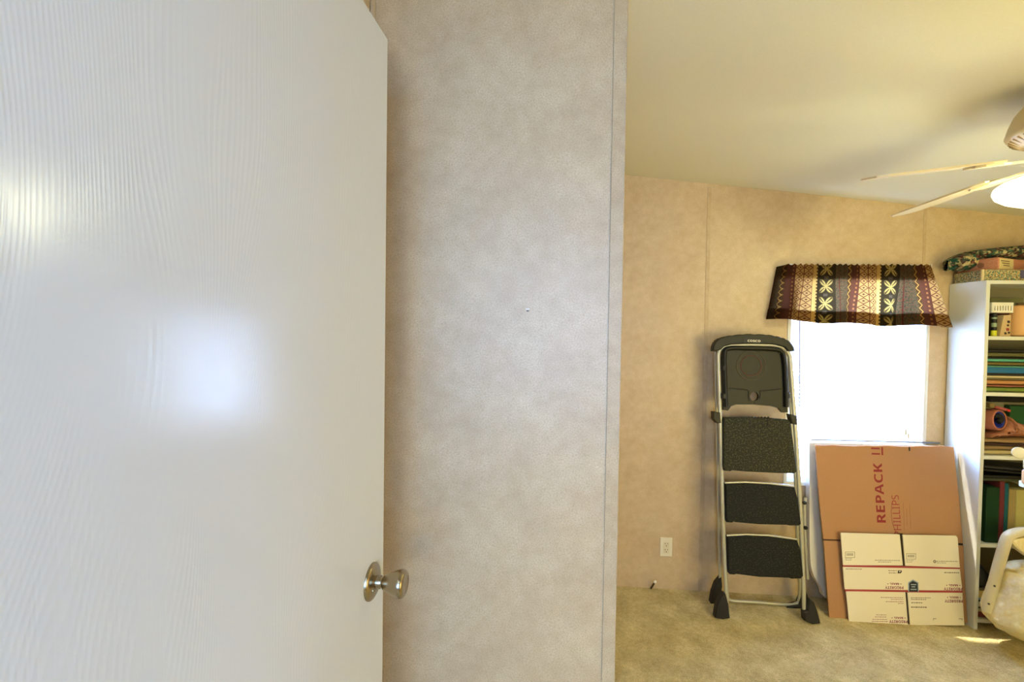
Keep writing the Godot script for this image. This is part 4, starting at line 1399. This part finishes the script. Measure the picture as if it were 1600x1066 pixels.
		yy += h
	# crumpled coral wrapping sheet sloping over the pile
	var cp0 := [at_d(1545, 690, f + 0.02), at_d(1572, 674, f + 0.02), at_d(1586, 660, f + 0.03), at_d(1590, 653, f + 0.03), at_d(1597, 660, f + 0.03), at_d(1620, 668, f + 0.03)]
	for i in cp0.size(): cp0[i].y = maxf(cp0[i].y, yy + 0.004)
	var cpath := smooth_path(cp0, 6)
	b = MB.new()
	var base_y := yy
	b.sheet(func(u: float, w: float) -> Vector3:
		var k := u * (cpath.size() - 1)
		var i := mini(int(k), cpath.size() - 2)
		var p: Vector3 = (cpath[i] as Vector3).lerp(cpath[i + 1], k - i)
		var an := w * TAU
		var hgt := maxf((p.y - base_y - 0.001) * 0.5, 0.0015)
		var w2 := 1.0 + 0.16 * sin(u * 37.0 + w * 11.0)
		return Vector3(p.x, base_y + 0.001 + hgt + sin(an) * hgt, p.z - 0.06 + cos(an) * 0.055 * w2), 40, 18)
	solo("wrapping_paper", b, mat(Color(0.64, 0.42, 0.31), 0.6), "crumpled coral wrapping paper sloping over the third shelf's pile", "paper")
	# roll: coral outside, blue lining, dark hollow
	var rc := at_d(1560, 657, f + 0.03)
	var rt := thing("fabric_roll", "rolled coral cloth with blue lining seen end on, third shelf", "roll", Vector3(rc.x, rc.y - 0.05, -f - 0.1))
	var ax := Vector3(0.35, 0.08, 1.0).normalized()
	b = MB.new()
	b.lathe([Vector2(0.034, -0.10), Vector2(0.050, -0.10), Vector2(0.053, -0.02), Vector2(0.052, 0.018), Vector2(0.047, 0.024), Vector2(0.042, 0.020)], rc + Vector3(0, 0, -0.02), ax, 32)
	obj("coral_layer", b, mat(Color(0.62, 0.37, 0.28), 0.75), rt)
	b = MB.new()
	b.lathe([Vector2(0.041, 0.014), Vector2(0.040, 0.018), Vector2(0.036, 0.016), Vector2(0.033, -0.09)], rc + Vector3(0, 0, -0.02), ax, 32)
	obj("blue_lining", b, mat(Color(0.16, 0.22, 0.62), 0.6), rt)
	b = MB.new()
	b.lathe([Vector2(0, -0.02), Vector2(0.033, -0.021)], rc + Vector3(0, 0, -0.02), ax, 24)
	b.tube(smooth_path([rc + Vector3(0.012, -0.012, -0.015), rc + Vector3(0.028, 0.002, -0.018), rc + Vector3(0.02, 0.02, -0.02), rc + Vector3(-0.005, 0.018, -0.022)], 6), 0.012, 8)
	obj("dark_hollow", b, mat(Color(0.035, 0.04, 0.045), 0.8), rt)  # near-black disc and curl stand in for the dark hollow
	# packets lying above the roll
	b = MB.new()
	var ka := at_d(1557, 634.5, f + 0.02); var kb := at_d(1579, 640, f + 0.02)
	var kd := (kb - ka).normalized()
	b.box((ka + kb) / 2 + Vector3(0, -0.006, -0.05), Vector3((kb - ka).length(), 0.013, 0.10), 0.006, Basis(kd, Vector3.BACK.cross(kd), Vector3.BACK))
	var rp := thing("packet", "rose pink packet lying on top of the rolled coral cloth", "packet", (ka + kb) / 2 + Vector3(0, -0.024, -0.05))
	obj("packet_body", b, mat(Color(0.60, 0.28, 0.25), 0.6), rp)
	b = MB.new()
	b.box(kb + Vector3(-0.008, -0.006, 0.0005), Vector3(0.014, 0.012, 0.004), 0.001, Basis(kd, Vector3.BACK.cross(kd), Vector3.BACK))
	obj("red_end", b, mat(Color(0.66, 0.12, 0.13), 0.5), rp)
	b = fbox(1548, 630.5, 1555.5, 638, f + 0.02, 0.08, 0.004)
	solo("packet", b, mat(Color(0.46, 0.38, 0.20), 0.7), "small olive packet left of the rose pink packet", "packet")
	b = fbox(1546.5, 620.6, 1650, 631, f + 0.06, 0.11, 0.008)
	solo("folded_fabric", b, mat(Color(0.035, 0.04, 0.035), 0.9), "black folded fabric pushed under the board above the third shelf", "fabric")

	# --- fourth shelf: upright files with black folders thrown on top
	var y3: float = s[3]
	for q in [
		["file_box", 1540.5, 762.0, 1561.0, Color(0.025, 0.20, 0.065), "dark green file box standing at the left of the fourth shelf", "file", 0.17],
		["book", 1561.3, 752.5, 1569.0, Color(0.40, 0.13, 0.14), "maroon book standing right of the green file box", "book", 0.17],
		["book", 1569.3, 756.0, 1575.2, Color(0.05, 0.34, 0.36), "thin teal book standing right of the maroon one", "book", 0.15],
		["file_box", 1575.6, 765.0, 1586.8, Color(0.62, 0.54, 0.32), "tan cardboard magazine file right of the teal book", "file", 0.17],
		["file_box", 1587.1, 766.0, 1622.0, Color(0.72, 0.68, 0.40), "cream magazine file at the right, behind the chair arm", "file", 0.17]]:
		b = fbox(q[1], q[2], q[3], 850, f + 0.005, q[7], 0.002, y3)
		solo(q[0], b, tex(speckle_texture(q[4] * 0.85, q[4] * 1.2, 101 + int(q[1]), 0.3, 0.5), 0.75, 8.0), q[5], q[6])
	var ty := at_d(1560, 752.0, f + 0.01).y
	for q in [[0.0, 0.012, Color(0.20, 0.22, 0.13), "grey green folder lying across the upright files", 0.0, 0.02], [0.0135, 0.012, Color(0.03, 0.035, 0.03), "black folder lying over the grey green one", 0.01, 0.0], [0.036, 0.010, Color(0.022, 0.025, 0.022), "black folder tilted in the middle of the dark pile", 0.0, -0.10], [0.052, 0.012, Color(0.05, 0.055, 0.045), "uppermost black folder of the tilted dark pile", 0.01, -0.10]]:
		b = MB.new()
		var wx := 0.34
		b.box(Vector3(CX + 0.03 + q[4] + wx / 2, ty + 0.007 + q[0], -f - 0.09), Vector3(wx, q[1], 0.16), 0.002, Basis(Vector3.BACK, q[5] * 0.6))
		solo("folder", b, mat(q[2], 0.5), q[3], "folder")

	# --- bottom shelf
	var y4: float = s[4]
	var low := [
		["magazine", 962.0, 971.0, Color(0.42, 0.16, 0.16), "maroon magazine at the very bottom of the bookcase", 0.004],
		["magazine", 957.2, 961.8, Color(0.70, 0.66, 0.52), "cream magazine second from the bottom of the bookcase", 0.0],
		["magazine", 954.0, 957.0, Color(0.22, 0.18, 0.16), "dark brown magazine in the bottom stack", 0.006],
		["book", 947.0, 953.8, Color(0.80, 0.77, 0.62), "thick cream book in the bottom stack", 0.0],
		["magazine", 943.3, 946.8, Color(0.20, 0.22, 0.26), "slate grey magazine in the bottom stack", 0.005],
		["magazine", 939.3, 943.1, Color(0.52, 0.62, 0.68), "pale blue magazine over the slate grey one", 0.002],
		["box_lid", 928.0, 939.0, Color(0.80, 0.70, 0.42), "flat yellow cream box on top of the magazines", 0.0],
		["tray", 924.5, 927.8, Color(0.34, 0.27, 0.16), "flat brown tray under the black bag", 0.003]]
	yy = y4
	for q in low:
		var h: float = at_d(1545, q[1], f).y - at_d(1545, q[2], f).y
		b = MB.new()
		b.box(Vector3(CX + 0.02 + q[5] + 0.15, yy + h / 2, -f - q[5] - 0.09), Vector3(0.29, h * 0.98, 0.17), 0.0015)
		solo(q[0], b, mat(q[3], 0.6), q[4], "magazine" if q[0] == "magazine" else ("book" if q[0] == "book" else "box"))
		yy += h
	# black bag slumped on the stack
	var bo := smooth_path([at_d(1531.5, 884, f), at_d(1538, 883, f), at_d(1544, 889, f), at_d(1546, 902, f), at_d(1544.5, 914, f), at_d(1539, 920, f), at_d(1535, 924.3, f), at_d(1531, 921, f), at_d(1530, 903, f)], 4, true)
	var bc := at_d(1538, 903, f + 0.05)
	b = MB.new()
	b.sheet(func(u: float, w: float) -> Vector3:
		var k := fposmod(u, 1.0) * bo.size()
		var i := int(k) % bo.size()
		var p: Vector3 = (bo[i] as Vector3).lerp(bo[(i + 1) % bo.size()], k - int(k))
		var an := (w - 0.5) * PI
		var c2 := Vector3(bc.x, bc.y, bc.z)
		var q := c2 + Vector3(p.x - c2.x, p.y - c2.y, 0) * cos(an)
		q.x = maxf(q.x, CX + 0.0205)
		q.y = maxf(q.y, yy + 0.001)
		return q + Vector3(0, 0, sin(an) * 0.045), 36, 16, false, true)
	solo("bag", b, mat(Color(0.02, 0.02, 0.03), 0.5), "black soft bag slumped in the left corner of the bottom shelf", "bag")


func fan() -> void:
	var c := Vector3(1.525, 1.99, -1.57)
	var yc := ceil_y(c.x)
	var t := thing("ceiling_fan", "cream ceiling fan with five blades and a glowing glass bowl light", "fan", c)
	var cream := mat(Color(0.83, 0.77, 0.62), 0.35)
	# canopy, motor with vent ribs
	var b := MB.new()
	b.lathe([Vector2(0.062, yc - c.y - 0.005), Vector2(0.07, yc - c.y - 0.03), Vector2(0.085, 0.165)], c, Vector3.UP, 40)
	obj("canopy", b, cream, t)
	b = MB.new()
	b.lathe([Vector2(0.0, 0.185), Vector2(0.07, 0.18), Vector2(0.105, 0.165), Vector2(0.128, 0.135), Vector2(0.139, 0.105), Vector2(0.1435, 0.085), Vector2(0.146, 0.078), Vector2(0.1435, 0.071), Vector2(0.139, 0.066), Vector2(0.112, 0.045), Vector2(0.08, 0.032), Vector2(0.0, 0.03)], c, Vector3.UP, 56)
	var mot := obj("motor_housing", b, cream, t)
	b = MB.new()
	for i in 40:
		var an := TAU * i / 40.0
		var d := Vector3(cos(an), 0, sin(an))
		b.tube([c + d * 0.136 + Vector3(0, 0.0625, 0), c + d * 0.085 + Vector3(0, 0.0325, 0)], 0.0028, 5)
	var vr := obj("vent_ribs", b, mat(Color(0.58, 0.50, 0.36), 0.4), mot)
	vr.set_meta("kind", "stuff")
	# blades with brackets
	for k in 5:
		var an := deg_to_rad(-175.0 + 72.0 * k)
		var d := Vector3(cos(an), 0, sin(an))
		var sd := Vector3(-sin(an), 0, cos(an))
		var droop := -0.10
		var dn := (d + Vector3(0, droop, 0)).normalized()
		var pitch := Basis(dn, deg_to_rad(-11.0))
		var sw := pitch * sd
		var nr := dn.cross(sw).normalized()
		if nr.y < 0.0: nr = -nr
		var o := c + Vector3(0, 0.006, 0)
		var pts := []
		for q in [[0.20, -0.046], [0.24, -0.054], [0.45, -0.060], [0.52, -0.058], [0.545, -0.044], [0.555, -0.02], [0.555, 0.02], [0.545, 0.044], [0.52, 0.058], [0.45, 0.060], [0.24, 0.054], [0.20, 0.046]]:
			pts.append(o + dn * q[0] + sw * q[1])
		b = MB.new()
		b.slab(pts, nr, 0.006, 0.001)
		var bl := obj("blade", b, cream, t)
		b = MB.new()
		var br := []
		for q in [[0.065, -0.012], [0.13, -0.011], [0.165, -0.014], [0.20, -0.034], [0.25, -0.040], [0.268, -0.026], [0.258, -0.010], [0.272, 0.0], [0.258, 0.010], [0.268, 0.026], [0.25, 0.040], [0.20, 0.034], [0.165, 0.014], [0.13, 0.011], [0.065, 0.012]]:
			br.append(o + dn * q[0] + sw * q[1] - nr * 0.007)
		b.slab(br, -nr, -0.006, 0.0)
		obj("blade_bracket", b, cream, bl)
	# light fitter with an added pan that blocks upward light, then the bowl
	b = MB.new()
	b.lathe([Vector2(0.06, 0.034), Vector2(0.064, 0.02), Vector2(0.066, -0.008), Vector2(0.062, -0.018), Vector2(0.088, -0.045), Vector2(0.088, -0.048), Vector2(0.0, -0.048)], c, Vector3.UP, 40)
	obj("light_fitter", b, cream, t)
	var glow := mat(Color(1.0, 0.95, 0.82), 0.3)
	glow.emission_enabled = true
	glow.emission = Color(1.0, 0.93, 0.75)
	glow.emission_energy_multiplier = 2.2
	b = MB.new()
	b.lathe([Vector2(0.067, -0.012), Vector2(0.070, -0.028), Vector2(0.085, -0.042), Vector2(0.125, -0.058), Vector2(0.155, -0.070), Vector2(0.167, -0.080), Vector2(0.170, -0.092), Vector2(0.164, -0.106), Vector2(0.145, -0.120), Vector2(0.11, -0.134), Vector2(0.06, -0.143), Vector2(0.0, -0.146)], c, Vector3.UP, 48)
	obj("glass_bowl", b, glow, t)
	b = MB.new()
	b.lathe([Vector2(0.008, -0.144), Vector2(0.010, -0.152), Vector2(0.006, -0.162), Vector2(0.0, -0.165)], c, Vector3.UP, 14)
	obj("finial", b, M.nickel, t)
	var l := OmniLight3D.new()
	l.name = "bowl_light"
	l.light_color = Color(0.96, 0.96, 0.78)
	l.light_energy = 0.33
	l.light_size = 0.05
	l.omni_range = 12.0
	l.omni_attenuation = 2.0
	l.shadow_enabled = true
	t.add_child(l)
	l.position = Vector3(0, -0.10, 0)


func armchair() -> void:
	# cream leather armchair: a looped arm and a puffed seat side, most of it right of the frame
	var d := 2.40
	var leather := tex(speckle_texture(Color(0.86, 0.80, 0.60), Color(0.89, 0.84, 0.65), 121, 0.05, 0.35), 0.45, 5.0)
	var frame := mat(Color(0.80, 0.76, 0.62), 0.4)
	var base := at_d(1600, 985, d); base.y = 0.0
	var t := thing("armchair", "cream leather armchair with a looped arm in front of the bookcase", "armchair", base + Vector3(0.25, 0, 0))
	var ap := smooth_path([at_d(1543.5, 956, d), at_d(1550, 925, d), at_d(1560, 885, d), at_d(1571.5, 846, d), at_d(1578, 836.5, d), at_d(1589, 832.5, d), at_d(1602, 831.5, d), at_d(1640, 838, d - 0.06), at_d(1690, 850, d - 0.14)], 6)
	var b := MB.new()
	b.tube(ap, 0.021, 14, true, false, Vector3.BACK, 1.1)
	var arm := obj("arm_loop", b, frame, t)
	for q in [[1554, 916], [1545, 944]]:
		b = MB.new()
		b.lathe([Vector2(0.0045, -0.002), Vector2(0.0045, 0.002), Vector2(0.0, 0.0025)], at_d(q[0], q[1], d - 0.037), Vector3.BACK, 10)
		obj("bolt", b, mat(Color(0.25, 0.24, 0.2), 0.4), arm)
	# padded side / seat cushion
	var c0 := at_d(1540, 950, d)
	var lo := at_d(1560, 985, d).y
	var nz := FastNoiseLite.new(); nz.seed = 3; nz.frequency = 3.0
	var xl := at_d(1543, 955, d).x
	b = MB.new()
	var outline := smooth_path([at_d(1541, 958, d), at_d(1553, 925, d), at_d(1566, 893, d), at_d(1574, 888, d), at_d(1600, 880, d), at_d(1660, 878, d), at_d(1720, 890, d), at_d(1730, 950, d), at_d(1700, 992, d), at_d(1640, 994, d), at_d(1590, 990, d), at_d(1560, 981, d), at_d(1546, 970, d)], 6, true)
	var cc := at_d(1630, 940, d)
	b.sheet(func(u: float, w: float) -> Vector3:
		var k := fposmod(u, 1.0) * outline.size()
		var i := int(k) % outline.size()
		var p: Vector3 = (outline[i] as Vector3).lerp(outline[(i + 1) % outline.size()], k - int(k))
		var an := (w - 0.5) * PI
		var ca := pow(cos(an), 0.45)
		var q := cc + (p - cc) * ca
		var wr := nz.get_noise_3d(q.x * 1.2 + q.y * 2.0, q.y * 5.0, sin(an)) * 0.012 * cos(an)
		q += Vector3(0, wr, sin(an) * 0.15 + 0.03 + wr)
		q.y = maxf(q.y, 0.003)
		return q, 90, 26, false, true)
	obj("seat_cushion", b, leather, t)
	# back cushion, out of the frame to the right
	b = MB.new()
	b.box(at_d(1760, 790, d - 0.1), Vector3(0.14, 0.50, 0.26), 0.05, Basis(Vector3.BACK, -0.15))
	obj("back_cushion", b, leather, t)
	# under-arm pad seen through the loop
	b = MB.new()
	b.slab(smooth_path([at_d(1585, 851, d - 0.02), at_d(1592, 843, d - 0.02), at_d(1640, 842, d - 0.02), at_d(1690, 856, d - 0.02), at_d(1690, 905, d - 0.02), at_d(1640, 890, d - 0.02), at_d(1604, 868, d - 0.02)], 4, true), Vector3.BACK, 0.05, 0.006)
	obj("arm_pad", b, leather, t)

func desk() -> void:
	# a sewing desk beyond the right edge; only the spools on its corner reach into the picture
	var d := 2.05
	var ty := at_d(1595, 758, d).y
	var xe := at_d(1603, 750, d).x
	var t := thing("desk", "white sewing desk at the right, mostly outside the picture", "desk", Vector3(xe + 0.3, 0, -d + 0.02))
	var b := MB.new()
	b.box(Vector3(xe + 0.355, ty - 0.0125, -d + 0.10), Vector3(0.64, 0.025, 0.34), 0.003)
	obj("desktop", b, M.melamine, t)
	for q in [[0.14, -0.03], [0.60, -0.03], [0.14, 0.23], [0.60, 0.23]]:
		b = MB.new()
		b.box(Vector3(xe + q[0], (ty - 0.025) / 2, -d + q[1]), Vector3(0.035, ty - 0.025, 0.035), 0.003)
		obj("leg", b, M.melamine, t)
	# thread stand: tan block, cream block, tan block and a white spool on its side
	var s := thing("thread_stand", "small stack of cream and tan blocks carrying a white spool at the right edge", "stand", Vector3(xe + 0.03, ty, -d))
	b = MB.new()
	var y1 := at_d(1595, 734, d).y; var y2 := at_d(1595, 719.5, d).y
	var xa := at_d(1593.0, 745, d + 0.02).x
	b.box(Vector3(xa + 0.06, (ty + y1) / 2, -d), Vector3(0.12, y1 - ty, 0.04), 0.008)
	obj("tan_block", b, mat(Color(0.80, 0.60, 0.38), 0.5), s)
	b = MB.new()
	b.box(Vector3(xa + 0.066, (y2 + y1) / 2, -d), Vector3(0.12, y2 - y1, 0.036), 0.004)
	obj("cream_block", b, mat(Color(0.86, 0.80, 0.58), 0.5), s)
	var y3 := at_d(1595, 702, d).y
	b = MB.new()
	b.box(Vector3(xa + 0.072, (y2 + y3) / 2, -d), Vector3(0.12, y3 - y2, 0.03), 0.006)
	obj("tan_block", b, mat(Color(0.74, 0.55, 0.38), 0.5), s)
	var sc := at_d(1592.5, 707.5, d)
	b = MB.new()
	var ax := Vector3(-0.75, 0, 0.66).normalized()
	b.lathe([Vector2(0.0, 0.012), Vector2(0.018, 0.012), Vector2(0.0215, 0.010), Vector2(0.0222, 0.004), Vector2(0.019, 0.0), Vector2(0.014, -0.002), Vector2(0.012, -0.05)], sc, ax, 28)
	obj("white_spool", b, M.white_plastic, s)


func small_things() -> void:
	# wall outlet
	var c := Vector3(0.6675, 0.2405, -BACK)
	var t := thing("wall_outlet", "cream duplex outlet on the far wall left of the ladder", "outlet", c)
	var b := MB.new()
	b.box(c + Vector3(0, 0, 0.003), Vector3(0.067, 0.107, 0.006), 0.002)
	obj("cover_plate", b, mat(Color(0.86, 0.83, 0.72), 0.4), t)
	b = MB.new()
	b.box(c + Vector3(0.001, -0.002, 0.006), Vector3(0.032, 0.064, 0.003), 0.0008)
	var rcp := obj("receptacle", b, mat(Color(0.83, 0.79, 0.66), 0.4), t)
	b = MB.new()
	for s in [-1.0, 1.0]:
		var o := c + Vector3(0.001, -0.002 + s * 0.017, 0.0073)
		b.box(o + Vector3(-0.0065, 0.005, 0), Vector3(0.0028, 0.008, 0.001))
		b.box(o + Vector3(0.0065, 0.005, 0), Vector3(0.0028, 0.007, 0.001))
		b.lathe([Vector2(0.003, -0.0004), Vector2(0.003, 0.0005), Vector2(0, 0.0005)], o + Vector3(0, -0.007, 0), Vector3.BACK, 10)
	obj("socket_holes", b, mat(Color(0.30, 0.26, 0.17), 0.6), rcp)
	# door stop
	var p0 := at_d(1017, 920, 2.768); var p1 := at_d(1023, 910, 2.715)
	t = thing("door_stop", "small rod door stop with a white tip low on the far wall", "door stop", Vector3(p0.x, p0.y, p0.z))
	b = MB.new()
	b.tube([p0, p1], 0.0055, 10)
	obj("rod", b, mat(Color(0.30, 0.24, 0.15), 0.4, 0.5, 0.6), t)
	b = MB.new()
	var dd := (p1 - p0).normalized()
	b.lathe([Vector2(0.0075, 0.0), Vector2(0.008, 0.008), Vector2(0.006, 0.014), Vector2(0, 0.015)], p1, dd, 14)
	obj("rubber_tip", b, M.white_plastic, t)
	# unseen lamp behind the camera, placed to light the closet wall
	var lp := Vector3(0.0, 0.0, 1.22)
	t = thing("unseen_hall_lamp", "unseen globe floor lamp in the hall, out of view behind the camera, lighting the closet wall", "lamp", lp)
	b = MB.new()
	b.lathe([Vector2(0, 0.02), Vector2(0.10, 0.02), Vector2(0.13, 0.012), Vector2(0.135, 0.0), Vector2(0, 0.0)], lp, Vector3.UP, 32)
	obj("base", b, M.nickel, t)
	b = MB.new()
	b.tube([lp + Vector3(0, 0.02, 0), lp + Vector3(0, 1.33, 0)], 0.011, 10)
	obj("pole", b, M.nickel, t)
	var gl := mat(Color(0.95, 0.93, 0.9), 0.4)
	gl.emission_enabled = true
	gl.emission = Color(1.0, 0.94, 0.86)
	gl.emission_energy_multiplier = 2.0
	b = MB.new()
	var pf := []
	for i in 17: pf.append(Vector2(0.13 * sin(PI * i / 16.0), 1.46 - 0.13 * cos(PI * i / 16.0)))
	b.lathe(pf, lp, Vector3.UP, 32)
	obj("globe", b, gl, t)
	var hl := OmniLight3D.new()
	hl.name = "unseen_globe_light"
	hl.light_color = Color(1.0, 0.96, 0.78)
	hl.light_energy = 0.72
	hl.light_size = 0.12
	hl.omni_range = 10.0
	hl.omni_attenuation = 2.0
	hl.shadow_enabled = true
	t.add_child(hl)
	hl.position = Vector3(0, 1.46, 0)
	# ground outside
	b = MB.new()
	b.box(Vector3(1.5, -0.75, -22.0), Vector3(60, 0.1, 38.0))
	struct("ground_outside", b, mat(Color(0.62, 0.62, 0.56), 0.9), "pale sunlit ground outside the window")
